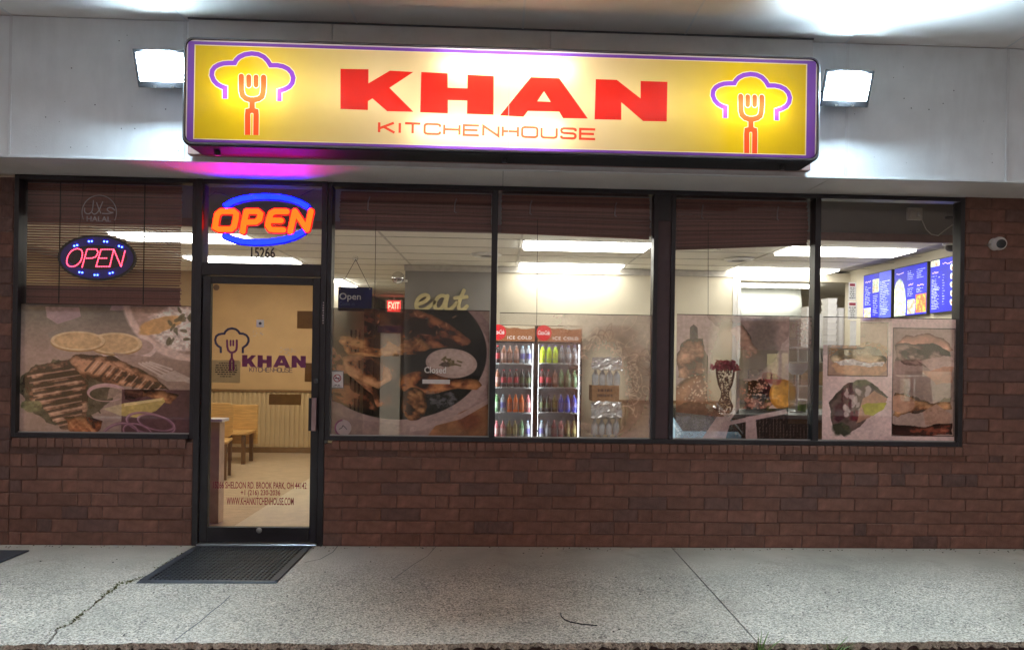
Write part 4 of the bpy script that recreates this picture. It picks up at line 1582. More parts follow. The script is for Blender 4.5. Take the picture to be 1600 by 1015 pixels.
hat = z5([(382, 505), (382, 413), (352, 403), (318, 384), (288, 352), (271, 310), (276, 270), (296, 242), (330, 222), (370, 210), (410, 207), (462, 207), (474, 184), (500, 158), (545, 136), (605, 127),
          (660, 134), (706, 156), (738, 188), (762, 226), (820, 226), (868, 236), (908, 256), (938, 288), (952, 330), (944, 372), (920, 404), (884, 424), (836, 440), (836, 525)])
fork_u = z5([(518, 318), (518, 380), (520, 440), (530, 478), (556, 502), (590, 513), (625, 514), (662, 506), (690, 486), (700, 450), (704, 390), (704, 325)])
t1, t2 = z5([(580, 322), (580, 392)]), z5([(641, 324), (641, 392)])
neck = z5([(608, 515), (608, 598)])
hand = z5([(571, 806), (571, 640), (574, 608), (608, 600), (640, 610), (642, 640), (640, 808)])
zs = (hat[1][1] - hat[0][1]) / (92 / 5.34)      # metres per photo pixel on the face
DX = at(1172.5, 190, YS).x - at(393, 160, YS).x
DZ = at(1172.5, 190, YS).z - at(393, 160, YS).z


def mv(p):
    return [(x + DX, z + DZ) for x, z in p]


def logo(m):
    w = zs * 1.16
    return (stroke(m(hat), 6.2 * w, False), stroke(m(hat), 8.6 * w, False),
            stroke(m(fork_u), 7.2 * w) + stroke(m(t1), 6.8 * w) + stroke(m(t2), 6.8 * w) + stroke(m(neck), 7.4 * w, False) + stroke(m(hand), 7.2 * w, False),
            stroke(m(fork_u), 9.0 * w) + stroke(m(t1), 8.6 * w) + stroke(m(t2), 8.6 * w) + stroke(m(neck), 9.2 * w, False) + stroke(m(hand), 9.0 * w, False))


# thin wide capitals drawn with one pen
GL = {
    'K': [[(0, 0), (0, 1)], [(.95, 1), (.05, .42)], [(.3, .56), (1, 0)]], 'I': [[(.5, 0), (.5, 1)]], 'T': [[(0, 1), (1, 1)], [(.5, 1), (.5, 0)]],
    'C': [smooth_path([(1, .72), (1, 1), (.5, 1), (0, 1), (0, .5), (0, 0), (.5, 0), (1, 0), (1, .28)], 2)],
    'H': [[(0, 0), (0, 1)], [(1, 0), (1, 1)], [(0, .52), (1, .52)]], 'E': [[(1, 1), (0, 1), (0, 0), (1, 0)], [(0, .52), (.92, .52)]],
    'N': [[(0, 0), (0, 1), (1, 0), (1, 1)]], 'O': [smooth_path([(.5, 1), (0, 1), (0, .5), (0, 0), (.5, 0), (1, 0), (1, .5), (1, 1), (.5, 1)], 2)],
    'U': [smooth_path([(0, 1), (0, .5), (0, 0), (.5, 0), (1, 0), (1, .5), (1, 1)], 2)],
    'S': [smooth_path([(.97, .74), (.97, 1), (.5, 1), (.03, 1), (.03, .55), (.5, .52), (.97, .5), (.97, 0), (.5, 0), (.03, 0), (.03, .26)], 2)],
    'P': [[(0, 0), (0, 1)], smooth_path([(0, 1), (.6, 1), (1, 1), (1, .7), (1, .42), (.6, .42), (0, .42)], 2)],
}


def penned(body, x0, x1, z0, z1, w, slope=0.0, gap=.28, wide=None, shear=0.0, cap=False):
    wd = [(.12 if c == 'I' else 1.0) for c in body]
    tot = sum(wd) + gap * (len(body) - 1)
    k = (x1 - x0) / tot
    out, x = [], x0
    for c, q in zip(body, wd):
        for path in GL[c]:
            P = [(x + a * q * k + shear * b * (z1 - z0), z0 + b * (z1 - z0) + slope * (x + a * q * k - x0)) for a, b in path]
            out += [P]
        x += (q + gap) * k
    return out


kz0, kz1 = at(590, 208, YS), at(590, 190, YS)
ke = at(931, 219, YS)
kh = penned('KITCHENHOUSE', kz0.x + .01, ke.x - .005, kz0.z + .006, kz1.z - .006, 0, slope=(ke.z - kz0.z) / (ke.x - kz0.x))
kh_polys = [q for P in kh for q in stroke(P, .0165, False)]

face_p = rrect(SX0 + .002, SX1 - .002, SZ0 + .002, SZ1 - .002, .056)
bord = px([(291, 69), (1271, 100), (1266, 249), (296, 224)], YS)
by0, by1 = SZ0 + .014, SZ1 - .035
hats, hat_o, forks, fork_o = logo(lambda p: p)
hats2, hat_o2, forks2, fork_o2 = logo(mv)
layers = [('edge', [face_p]),
          ('purple', [[(SX0 + .012, SZ0 + .001), (SX1 - .012, SZ0 + .001), (SX1 - .012, SZ1 - .012), (SX0 + .012, SZ1 - .012)]]),
          ('pale', [[(SX0 + .055, SZ0 + .022), (SX1 - .075, SZ0 + .022), (SX1 - .075, SZ1 - .034), (SX0 + .055, SZ1 - .034)]]),
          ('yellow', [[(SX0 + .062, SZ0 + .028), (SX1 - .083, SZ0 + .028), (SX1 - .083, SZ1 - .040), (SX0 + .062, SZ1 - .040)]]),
          ('pale', hat_o + fork_o + hat_o2 + fork_o2),
          ('hat', hats + hats2), ('fork', forks + forks2),
          ('letters', [K_, H_, A_, N_]), ('yellow', [Ah]), ('small', kh_polys),
          ('seam', [[(.0 + at(795, 165, YS).x - .0018, SZ0 + .02), (at(795, 165, YS).x + .0018, SZ0 + .02), (at(795, 165, YS).x + .0018, SZ1 - .03), (at(795, 165, YS).x - .0018, SZ1 - .03)]])]
# same label twice: keep separate entries, merge afterwards
names = []
lay2 = []
for k, (lab, p) in enumerate(layers):
    names.append(lab)
    lay2.append((k, p))
ov, r = cdt_layers(lay2)
YEL, CREAMY = (0.60, 0.455, 0.008), (0.72, 0.62, 0.36)  # the cream paints the washed-out glow across the middle
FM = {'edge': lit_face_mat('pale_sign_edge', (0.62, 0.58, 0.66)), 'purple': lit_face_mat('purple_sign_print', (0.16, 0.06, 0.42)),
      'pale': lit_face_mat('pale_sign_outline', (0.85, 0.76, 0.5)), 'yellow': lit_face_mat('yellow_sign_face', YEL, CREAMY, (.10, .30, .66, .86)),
      'hat': lit_face_mat('violet_hat_print', (0.22, 0.06, 0.62)), 'fork': lit_face_mat('red_fork_print', (0.78, 0.085, 0.02)),
      'letters': lit_face_mat('red_letter_print', (0.56, 0.017, 0.010)), 'small': lit_face_mat('red_small_print', (0.66, 0.06, 0.03)),
      'seam': lit_face_mat('grey_sign_seam', (0.3, 0.28, 0.3))}
PN = {'edge': 'face_edge', 'purple': 'border_line', 'pale': 'outline', 'yellow': 'face', 'hat': 'chef_hat', 'fork': 'fork', 'letters': 'lettering', 'small': 'small_lettering', 'seam': 'seam'}
merged = {}
for k, lab in enumerate(names):
    merged.setdefault(lab, []).extend(r[k])


def split_x(tris, cuts):
    groups = [[] for _ in range(len(cuts) + 1)]
    for t in tris:
        c = sum(ov[i][0] for i in t) / 3
        groups[sum(c > q for q in cuts)].append(t)
    return groups


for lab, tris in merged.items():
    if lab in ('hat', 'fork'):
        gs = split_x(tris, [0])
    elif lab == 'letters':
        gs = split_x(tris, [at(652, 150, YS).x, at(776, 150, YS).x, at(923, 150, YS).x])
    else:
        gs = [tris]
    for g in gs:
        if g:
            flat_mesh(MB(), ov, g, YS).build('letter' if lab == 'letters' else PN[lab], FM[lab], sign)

# tubes and bulbs inside the case
E_TUBE = emat('sign_tube', (1.0, 0.93, 0.82), TUBE_E)


def tube_lamp(u0, u1, v, rad, dist, e=E_TUBE, part='tube'):
    a, b = at(u0, v, YS), at(u1, v + (u1 - u0) * .024, YS)
    MB().tube([(a.x, YS + dist, a.z), (b.x, YS + dist, b.z)], rad, 8).build(part, e, sign)


tube_lamp(690, 895, 106, .014, .085)
tube_lamp(650, 880, 197, .012, .085)
tube_lamp(352, 440, 143, .009, .055)
tube_lamp(1128, 1222, 168, .009, .055)
E_DIM = emat('dim_sign_tube', (1.0, 0.90, 0.72), TUBE_E * .30)
tube_lamp(320, 640, 140, .014, .16, E_DIM)
tube_lamp(900, 1240, 160, .014, .16, E_DIM)

# ================================================================== SHOP FRONT FRAMES
HEAD = 2.886
FY0, FY1 = .005, .115


def pane(parent, x0, x1, z0, z1, mat='glass', name='pane'):
    return bx(name, M[mat], parent, x0 - .008, x1 + .008, .046, .052, z0 - .008, z1 + .008)


wL = thing('window', 'dark framed shop window left of the door with a lowered bamboo blind', 'window', (XW0, 0, SILL))
bx('jamb', M['alu'], wL, XW0, XW0 + .035, FY0, FY1, SILL, HEAD, .002)
bx('jamb', M['alu'], wL, XD0 - .035, XD0 - .001, FY0, FY1, SILL, HEAD, .002)
bx('head', M['alu'], wL, XW0 + .036, XD0 - .036, FY0, FY1, HEAD - .035, HEAD, .002)
bx('sill', M['alu'], wL, XW0 + .036, XD0 - .036, FY0 - .012, FY1, SILL, SILL + .035, .002)
pane(wL, XW0 + .036, XD0 - .036, SILL + .035, HEAD - .036)

MU = [at(771, 500, 0).x, at(1024, 500, 0).x, at(1052, 500, 0).x, at(1277, 500, 0).x]
wR = thing('window', 'long dark framed shop window of four panes right of the door', 'window', (1.2, 0, SILL))
bx('jamb', M['alu'], wR, XD1 + .001, XD1 + .035, FY0, FY1, SILL, HEAD, .002)
bx('jamb', M['alu'], wR, XW1 - .035, XW1, FY0, FY1, SILL, HEAD, .002)
spans = []
e = XD1 + .036
for x0, x1, nm in ((MU[0] - .024, MU[0] + .024, 'mullion'), (MU[1] - .02, MU[2] + .012, 'post'), (MU[3] - .024, MU[3] + .024, 'mullion')):
    if nm == 'post':
        MB().box(x0, x0 + .035, FY0, FY1, SILL + .036, HEAD - .036).box(x1 - .035, x1, FY0, FY1, SILL + .036, HEAD - .036).build('mullion', M['alu'], wR, bevel=.002)
        M['post'] = pmat('dark_red_brown_post', (0.055, 0.028, 0.03), 0.5)
        bx('post_cover', M['post'], wR, x0 + .036, x1 - .036, .02, .12, SILL + .036, 2.64)
        bx('post_head', M['alu'], wR, x0 + .036, x1 - .036, .012, .12, 2.641, HEAD - .036)
    else:
        bx(nm, M['alu'], wR, x0, x1, FY0, FY1, SILL + .036, HEAD - .036, .002)
    spans.append((e, x0))
    e = x1
spans.append((e, XW1 - .036))
bx('head', M['alu'], wR, XD1 + .036, XW1 - .036, FY0, FY1, HEAD - .035, HEAD, .002)
bx('sill', M['alu'], wR, XD1 + .036, XW1 - .036, FY0 - .012, FY1, SILL, SILL + .035, .002)
for a, b in spans:
    pane(wR, a, b, SILL + .035, HEAD - .035)
for a, b in spans + [(XW0 + .036, XD0 - .036)]:
    MB().box(a + .001, b - .001, .036, .0445, SILL + .0355, SILL + .043).build('glazing_bead', M['steel'], wR if a > XD1 else wL)

# door frame and transom
df = thing('door_frame', 'dark door frame with a glass transom above the door', 'door frame', (-1.895, 0, 0))
TZ0, TZ1 = 2.13, 2.228
bx('jamb', M['alu'], df, XD0, XD0 + .045, FY0 - .008, .13, 0, HEAD, .002)
bx('jamb', M['alu'], df, XD1 - .045, XD1, FY0 - .008, .13, 0, HEAD, .002)
bx('transom_bar', M['alu'], df, XD0 + .046, XD1 - .046, FY0 - .006, .13, TZ0, TZ1, .003)
bx('head', M['alu'], df, XD0 + .046, XD1 - .046, FY0, .13, 2.848, HEAD, .002)
pane(df, XD0 + .046, XD1 - .046, TZ1, 2.847, name='transom_pane')
bx('threshold', M['steel'], df, XD0 + .046, XD1 - .046, -.03, .14, .001, .018, .003)
lt = MB()
for k in range(9):
    lt.box(XD1 - .028 + random.uniform(0, .004), XD1 - .016, FY0 - .0095, FY0 - .0085, 1.76 + k * .02, 1.772 + k * .02)
lt.build('vertical_lettering', M['etch'], df)

# the door
DX0, DX1 = XD0 + .05, XD1 - .05
GX0, GX1, GZ0, GZ1 = -2.292, -1.497, .143, 2.066
dr = thing('glass_door', 'narrow framed glass shop door with a pull handle and printed logo', 'door', ((DX0 + DX1) / 2, 0, .02))
bx('stile', M['alu'], dr, DX0, GX0, .018, .063, .022, 2.122, .003)
bx('stile', M['alu'], dr, GX1, DX1, .018, .063, .022, 2.122, .003)
bx('top_rail', M['alu'], dr, GX0 + .0005, GX1 - .0005, .018, .063, GZ1, 2.122, .003)
bx('bottom_rail', M['alu'], dr, GX0 + .0005, GX1 - .0005, .018, .063, .022, GZ0, .003)
bx('pane', M['door_glass'], dr, GX0 - .008, GX1 + .008, .038, .044, GZ0 - .008, GZ1 + .008)
p = at(488, 647, -.03)
M['pull'] = pmat('rose_anodised_plate', (0.34, 0.24, 0.24), 0.4, 0.4)
hd = bx('pull_handle', M['pull'], dr, p.x - .004, p.x + .032, -.045, -.030, p.z - .13, p.z + .13, .003)
MB().box(p.x - .028, p.x - .005, -.040, -.028, p.z - .13, p.z + .13).box(p.x - .02, p.x, -.028, .018, p.z + .08, p.z + .11).box(p.x - .02, p.x, -.028, .018, p.z - .11, p.z - .08).build('handle_bracket', M['black'], hd, bevel=.002)
q = at(494, 595, .018)
MB().lathe([(.019, .018), (.019, .006), (.012, .004)], (q.x, 0, q.z), 14, axis='y').build('lock_cylinder', M['lamp_grey'], dr, smooth=True)
q = at(405, 828, .018)
MB().lathe([(.022, .018), (.022, .014), (.012, .012)], (q.x, 0, q.z), 14, axis='y').build('maker_plate', M['steel'], dr)
YD = .0365     # print lies on the outer face of the pane


def zd(pts):
    return px([(320 + a / 7.806, 490 + b / 7.806) for a, b in pts], YD)


zw = zs * 5.9 / 5.1
hat_d = zd([(196, 478), (194, 412), (160, 392), (135, 360), (126, 318), (138, 276), (170, 252), (205, 244), (240, 242), (252, 215), (285, 188), (330, 178), (378, 188), (408, 212), (425, 240), (470, 244), (508, 262), (532, 296), (534, 335), (515, 375), (485, 400), (464, 415), (464, 480)])
shape('logo_hat', M['navy'], dr, stroke(hat_d, .0175, False), YD - .0005, .0006)
fk = stroke(zd([(272, 325), (274, 400), (285, 445), (310, 468), (335, 472), (362, 464), (385, 440), (390, 400), (390, 325)]), .017) + \
    stroke(zd([(314, 328), (314, 385)]), .015) + stroke(zd([(348, 328), (348, 385)]), .015) + stroke(zd([(330, 472), (330, 540)]), .017, False) + \
    stroke(zd([(308, 698), (308, 575), (330, 535), (350, 575), (350, 698)]), .015, False)
shape('logo_fork', M['plum'], dr, fk, YD - .0005, .0006)


def map_poly(poly, src, dst):
    (a0, a1, b0, b1), (c0, c1, d0, d1) = src, dst
    return [(c0 + (x - a0) / (a1 - a0) * (c1 - c0), d0 + (z - b0) / (b1 - b0) * (d1 - d0)) for x, z in poly]


allp = [q for P in (K_, H_, A_, N_) for q in P]
k0, k1 = at(378, 573, YD), at(478, 556, YD)
# the sign letters lean with perspective only by rounding: straighten by their own box
for Pz in (K_, H_, A_, N_):
    src = (min(q[0] for q in allp), max(q[0] for q in allp), min(q[1] for q in Pz), max(q[1] for q in Pz))
    shape('logo_letter', M['plum'], dr, [map_poly(Pz, src, (k0.x, k1.x, k0.z, k1.z + .002))], YD - .0005, .0006,
          [map_poly(Ah, src, (k0.x, k1.x, k0.z, k1.z + .002))] if Pz is A_ else None)
s0, s1 = at(390, 580.5, YD), at(457, 575.5, YD)
shape('small_lettering', M['navy'], dr, [q for P in penned('KITCHENHOUSE', s0.x, s1.x, s0.z, s1.z + .004, 0) for q in stroke(P, .0045, False)], YD - .0005, .0006)
for body, u0, u1, v0, v1 in (('15266 SHELDON RD. BROOK PARK, OH 44142', 333, 479, 764, 753), ('+1 (216) 230-2036', 376, 438, 775.5, 765), ('WWW.KHANKITCHENHOUSE.COM', 354, 459, 788, 777)):
    a, b = at(u0, v0, YD), at(u1, v1, YD)
    text('address_lettering', M['red_vinyl'], dr, body, a.x, b.x, a.z, b.z, YD - .0005, .0006, offset=.012)


def sheet(name, lab, cat, mat, u0, v0, u1, v1, Y, group=None, th=.0008):
    a, b = at(u0, v1, Y), at(u1, v0, Y)
    t = thing(name, lab, cat, (a.x, Y, a.z), group)
    bx('sheet', mat, t, a.x, b.x, Y, Y + th, a.z, b.z)
    return t


def print_lines(parent, u0, v0, u1, v1, n, Y, mat, seed=1, h=.5, part='print_line'):
    r = random.Random(seed)
    mb = MB()
    for k in range(n):
        v = v0 + (v1 - v0) * (k + .2) / n
        w = (u1 - u0) * r.uniform(.45, .95)
        um = (u0 + u1) / 2
        a, b = at(um - w / 2, v + (v1 - v0) / n * h, Y), at(um + w / 2, v, Y)
        x = a.x
        while x < b.x:
            l = r.uniform(.008, .03)
            mb.box(x, min(x + l, b.x), Y - .0006, Y - .0001, a.z, b.z)
            x += l + .006
    return mb.build(part, mat, parent)


nt = sheet('notice', 'cream paper notice taped inside the door below the logo hat', 'notice', M['paper'], 331, 563, 375.5, 597.5, .0455)
print_lines(nt, 334, 566, 373, 590, 7, .0455, M['digits'], 4, .35)
ns = sheet('sticker', 'small white square sticker near the top of the door glass', 'sticker', M['white_vinyl'], 400.5, 499.5, 412.5, 511, .0368)
q = at(406.5, 505, .0365)
MB().lathe([(.012, 0), (.012, -.0006)], (q.x, .0367, q.z), 12, axis='y').build('print_mark', M['lamp_grey'], ns)
rs_ = thing('sticker', 'round brown sticker at the top left corner of the door glass', 'sticker', tuple(at(338, 449, .0368)))
MB().lathe([(.024, .0368), (.024, .036)], (at(338, 449, .0368).x, 0, at(338, 449, .0368).z), 18, axis='y').build('disc', M['wood_dark'], rs_)
M['tape'] = pmat('brown_tape', (0.30, 0.17, 0.05), 0.5)
for lab, b in (('brown paper patch at the right edge of the door glass, above the lettering', (464, 486, 490, 513)),
               ('brown paper patch at the right edge of the door glass, below the lettering', (476, 567, 489.5, 596)),
               ('wide brown paper patch low on the door glass beside the handle', (420, 616, 470.5, 632))):
    sheet('paper_patch', lab, 'paper patch', M['tape'], b[0], b[1], b[2], b[3], .0455)
# torn sticker residue
rz = MB()
rr = random.Random(8)
for cu, cv, su, sv, n_ in ((403, 520, 9, 6, 26), (447, 548, 10, 4, 30)):
    for k in range(n_):
        a = at(cu + rr.gauss(0, su * .6), cv + rr.gauss(0, sv * .6) - (.35 * rr.uniform(-8, 8) if cu > 440 else 0), YD)
        s = rr.uniform(.003, .009)
        rz.box(a.x, a.x + s, YD - .0004, YD - .0001, a.z, a.z + s * rr.uniform(.4, 1.2))
res = rz.build('sticker_residue', M['etch'], dr)
res['kind'] = 'stuff'

# ================================================================== WINDOW FILMS
def film(lab, fn, u0, v0, u1, v1, gain=1.0, gam=1.0):
    A, al = fn()
    img = A.image('print_' + fn.__name__[4:], gain, gam, al)
    a, b = at(u0, v1, .054), at(u1, v0, .054)
    me = bpy.data.meshes.new('window_film')
    t = .0006
    c = (a.x + b.x) / 2, (a.z + b.z) / 2
    X0, X1, Z0, Z1 = a.x - c[0], b.x - c[0], a.z - c[1], b.z - c[1]
    me.from_pydata([(X0, 0, Z0), (X1, 0, Z0), (X1, 0, Z1), (X0, 0, Z1)], [], [(0, 1, 2, 3)])
    uv = me.uv_layers.new()
    for l, c2 in zip(uv.data, ((0, 0), (1, 0), (1, 1), (0, 1))):
        l.uv = c2
    me.materials.append(film_mat('printed_film', img))
    o = link('window_film', me, None, (c[0], .054, c[1]))
    tag(o, lab, 'window film', 'printed food films on the windows')
    # cut edge along the top
    eg = MB().box(X0, X1, -.0005, .0015, Z1 - .001, Z1 + .005).build('film_edge', M['cord'], o, local=True)
    return o


film('printed film of grilled meat and lemon slices on the window left of the door', art_grill, 19.5, 479, 302, 680, (1.16, 1.09, 1.12))
film('printed film of roast chicken on a black plate right of the door', art_chicken, 517, 486, 765, 684, (.92, .86, .88))
film('faded printed film of noodles in front of the drink coolers', art_noodles, 778, 493, 1020, 687, (1.16, 1.09, 1.12))
film('printed film of burgers and a dark tray behind the vase window', art_burgers, 1055, 495, 1272, 689, (1.16, 1.09, 1.12))
film('printed film of framed sandwiches and a wrap on the rightmost window', art_sandwiches, 1284, 499, 1499, 692, (1.16, 1.09, 1.12))

# ================================================================== THINGS ON AND BEHIND THE GLASS
# lit OPEN sign in the transom
E_OR = emat('orange_neon', (1.0, 0.0058, 0.0003), 36.0 * NEON_E)
E_BL = emat('blue_neon', (0.0004, 0.0014, 1.0), 52.0 * NEON_E)
M['red_acryl'] = pmat('dark_red_acrylic', (0.10, 0.006, 0.012), 0.3)
no = thing('open_sign', 'orange and blue neon OPEN sign in the transom over the door', 'open sign', tuple(at(411, 343, .1)))
YN = .085


def zn(pts, Y=YN):
    return px([(310 + a / 6.345, 280 + b / 6.345) for a, b in pts], Y)


neon = {
    'O': [(zn([(225, 320), (350, 320), (378, 345), (372, 400), (355, 470), (325, 497), (200, 497), (168, 478), (175, 420), (190, 350), (225, 320)]), False)],
    'P': [(zn([(442, 520), (452, 440), (478, 325)]), False), (zn([(478, 320), (590, 320), (618, 345), (605, 400), (570, 425), (470, 428)]), False)],
    'E': [(zn([(878, 322), (760, 320), (722, 340), (700, 400), (690, 460), (715, 497), (740, 502), (845, 504)]), False), (zn([(710, 408), (822, 410)]), False)],
    'N': [(zn([(912, 520), (958, 318)]), False), (zn([(958, 318), (1078, 500)]), False), (zn([(1078, 500), (1118, 318)]), False)],
}
sw = .0415
for k, paths in neon.items():
    polys = [q for P, cl in paths for q in stroke(P, sw)]
    shape('letter', E_OR, no, polys, YN - .012, .012)
back_polys = [q for paths in neon.values() for P, cl in paths for q in stroke(P, sw + .022)]
shape('backing', M['red_acryl'], no, back_polys, YN + .003, .012)
for pts in ([(262, 268), (330, 225), (430, 192), (540, 175), (670, 170), (800, 176), (910, 196), (1000, 228), (1085, 276)],
            [(255, 560), (330, 592), (430, 616), (560, 626), (700, 620), (840, 600), (950, 568), (1040, 520)]):
    P = [at(310 + a / 6.345, 280 + b / 6.345, YN - .004) for a, b in pts]
    MB().tube(P, .0205, 10).build('tube', E_BL, no, smooth=True)
    shape('tube_light_block', M['black'], no, stroke([(q.x, q.z) for q in P], .060), YN + .019, .006)  # strip added behind the tube to stop blue light going inside
MB().tube([at(318, 296, .09), at(326, 308, .09), at(336, 300, .1), at(350, 303, .1), at(366, 311, .1)], .002).build('cord', M['cord'], no)
MB().tube([at(470, 306, .1), at(486, 298, .1), at(502, 291, .09)], .002).build('cord', M['cord'], no)

hn = thing('house_number', 'black house number 15266 stuck on the transom glass', 'house number', tuple(at(411, 395, .044)))
a, b = at(392, 403.5, .0455), at(430, 387, .0455)
text('digits', M['digits'], hn, '15266', a.x, b.x, a.z + .005, b.z + .002, .0446, .0008, offset=.02)

# LED OPEN sign in front of the blind
led = thing('open_sign', 'oval blue and red LED OPEN sign hanging before the bamboo blind', 'open sign', tuple(at(152, 403, .1)))
c = at(152.5, 403, .1)
M['led_body'] = pmat('black_sign_body', (0.008, 0.006, 0.012), 0.3)
shape('body', M['led_body'], led, [circle(c.x, c.z, .302, 40, .182)], .09, .02)
shape('rim', M['black'], led, [circle(c.x, c.z, .302, 40, .182)], .084, .006, [circle(c.x, c.z, .288, 40, .168)])
M['led_panel'] = pmat('blue_sign_panel', (0.05, 0.03, 0.30), 0.4)
shape('panel', M['led_panel'], led, [circle(c.x, c.z, .284, 40, .165)], .0885, .0012, [circle(c.x + .002, c.z + .003, .235, 30, .098)])
E_RED = emat('red_led', (1.0, 0.05, 0.10), 7.0)
E_BLED = emat('blue_led', (0.03, 0.08, 1.0), 28.0)


def zl(a, b):
    p = at(10 + a / 4.413, 260 + b / 4.413, .086)
    return p.x, p.z


def dots_on(path, step):
    out, carry = [], 0.0
    for (x0, z0), (x1, z1) in zip(path[:-1], path[1:]):
        l = math.hypot(x1 - x0, z1 - z0)
        t = carry
        while t < l:
            out.append((x0 + (x1 - x0) * t / l, z0 + (z1 - z0) * t / l))
            t += step
        carry = t - l
    return out


led_paths = {
    'O': [smooth_path([(490, 566), (520, 575), (526, 610), (510, 660), (470, 690), (430, 690), (412, 660), (425, 610), (455, 575), (490, 566)], 2)],
    'P': [[(522, 692), (556, 570), (620, 570), (632, 590), (618, 622), (590, 632), (545, 632)]],
    'E': [[(735, 572), (652, 572), (618, 690), (710, 690)], [(640, 632), (695, 632)]],
    'N': [[(712, 690), (740, 572), (790, 690), (820, 572)]],
}
for k, pl in led_paths.items():
    mb = MB()
    for P in pl:
        for x, z in dots_on([zl(*q) for q in P], .0138):
            mb.lathe([(.0046, .088), (.0046, .085), (.002, .0835)], (x, 0, z), 6, axis='y')
    mb.build('led_letter', E_RED, led)
for a, b, s in ((478, 545, -.25), (578, 516, -.05), (684, 518, .1), (786, 552, .35), (513, 730, .15), (618, 748, 0), (722, 734, -.25)):
    for k in (-1, 1):
        x, z = zl(a + k * 10, b + k * 10 * s)
        MB().lathe([(.006, .088), (.006, .085), (.003, .083)], (x, 0, z), 6, axis='y').build('blue_led', E_BLED, led)
for u in (124, 179):
    MB().tube([at(u - 1, 372, .095), at(u + 7 if u < 150 else u + 1, 280, .1)], .0016, 4).build('cord', M['cord'], led)

# halal mark on the glass above the oval sign
hl = thing('halal_sticker', 'frosted round halal sticker with Arabic script above the oval OPEN sign', 'sticker', tuple(at(154, 330, .044)))


def zh(pts):
    return [zl_(*p) for p in pts]


def zl_(a, b):
    p = at(10 + a / 4.413, 260 + b / 4.413, .0445)
    return p.x, p.z


arc = [(640 + 119 * math.cos(math.radians(t)), 318 - 119 * math.sin(math.radians(t))) for t in range(-28, 209, 8)]
shape('ring', M['etch'], hl, stroke(zh(arc), .0065, False), .0445, .0008)
script = [[(748, 302), (728, 285), (706, 282), (690, 296), (712, 316), (742, 318), (700, 326), (662, 324)], [(664, 244), (652, 272), (640, 300), (624, 322), (604, 332), (590, 318)],
          [(622, 250), (634, 286), (650, 322)], [(600, 236), (596, 280), (590, 312), (566, 330), (544, 322), (536, 302), (540, 288)]]
shape('script', M['etch'], hl, [q for P in script for q in stroke(zh(smooth_path(P, 2)), .0075)], .0445, .0008)
a, b = zl_(552, 378), zl_(722, 346)
text('lettering', M['etch'], hl, 'HALAL', a[0], b[0], a[1], b[1], .0445, .0008, offset=.02)

# hanging Open plaque
pq = thing('open_plaque', 'dark blue Open plaque hanging from a suction hook beside the door', 'plaque', tuple(at(555, 467, .07)))
a, b = at(528, 485.5, .07), at(581.5, 449, .07)
bx('plate', M['sign_blue'], pq, a.x, b.x, .068, .073, a.z, b.z, .002)
c0, c1 = at(530, 468.5, .068), at(564, 458, .068)
text('lettering', M['white'], pq, 'Open', c0.x, c1.x, c0.z - .012, c1.z, .0668, .001, offset=.012)
c0, c1 = at(530, 477, .068), at(554, 471.5, .068)
M['faint'] = pmat('dim_blue_print', (0.03, 0.07, 0.22), 0.5)
text('small_lettering', M['faint'], pq, 'Come in', c0.x, c1.x, c0.z, c1.z, .0668, .001)
h = at(555.5, 404, .065)
MB().lathe([(.024, .053), (.02, .058), (.008, .062), (.005, .072)], (h.x, 0, h.z), 14, axis='y').build('suction_cup', M['clear'], pq, smooth=True)
for u in (531, 578):
    e_ = at(u, 450, .07)
    MB().tube([(h.x, .07, h.z - .006), (e_.x, .07, e_.z)], .0022, 5).build('cord', M['cord'], pq)
    MB().lathe([(.005, .067), (.005, .0665)], (e_.x, 0, e_.z - .006), 8, axis='y').build('eyelet', M['steel'], pq)

# second plaque shows through the film
cl = thing('closed_plaque', 'Closed lettering with a pale strip below it on the chicken film', 'plaque', tuple(at(680, 585, .044)))
a, b = at(663, 582.5, .0447), at(697, 573, .0447)
text('lettering', M['white'], cl, 'Closed', a.x, b.x, a.z, b.z, .0445, .0008, offset=.015)
a, b = at(660, 599, .0447), at(703, 593, .0447)
bx('strip', M['white_vinyl'], cl, a.x, b.x, .0445, .0453, a.z, b.z)

# stickers at the lower left of the chicken window
ns = sheet('no_smoking_sticker', 'square no smoking sticker beside the door frame', 'sticker', M['white_vinyl'], 517.5, 579, 537, 606.5, .0447)
c = at(527, 590.5, .0440)
shape('border', M['digits'], ns, [[(at(517.5, 579, .044).x + s * .0, at(0, 0, .044).z) for s in (0,)]] if False else
      [px([(517.5, 579), (537, 579.3), (537, 606.5), (517.5, 606.2)], .0442)], .0442, .0004, [px([(518.4, 580.2), (536.1, 580.4), (536.1, 605.4), (518.4, 605.1)], .0442)])
shape('red_ring', M['red_vinyl'], ns, stroke(circle(c.x, c.z, .028, 20), .007, closed=True) + stroke([(c.x - .02, c.z + .02), (c.x + .02, c.z - .02)], .006), .0436, .0004)
shape('cigarette', M['digits'], ns, [[(c.x - .02, c.z - .005), (c.x + .02, c.z - .005), (c.x + .02, c.z + .003), (c.x - .02, c.z + .003)]] + stroke([(c.x + .012, c.z + .008), (c.x + .018, c.z + .014)], .003), .0441, .0004)
print_lines(ns, 519, 600, 536, 605, 2, .0443, M['digits'], 3, .4)
rb = thing('sticker', 'round pale sticker with a plum rim at the foot of the chicken window', 'sticker', tuple(at(536, 668, .0447)))
c = at(536, 668, .0447)
M['pale_rose'] = pmat('pale_rose_vinyl', (0.42, 0.33, 0.32), 0.5)
shape('disc', M['pale_rose'], rb, [circle(c.x, c.z, .066, 26)], .0447, .0006)
shape('rim', M['plum'], rb, stroke([(c.x + .062 * math.cos(math.radians(t)), c.z + .062 * math.sin(math.radians(t))) for t in range(95, 300, 10)], .012, False), .0441, .0005)
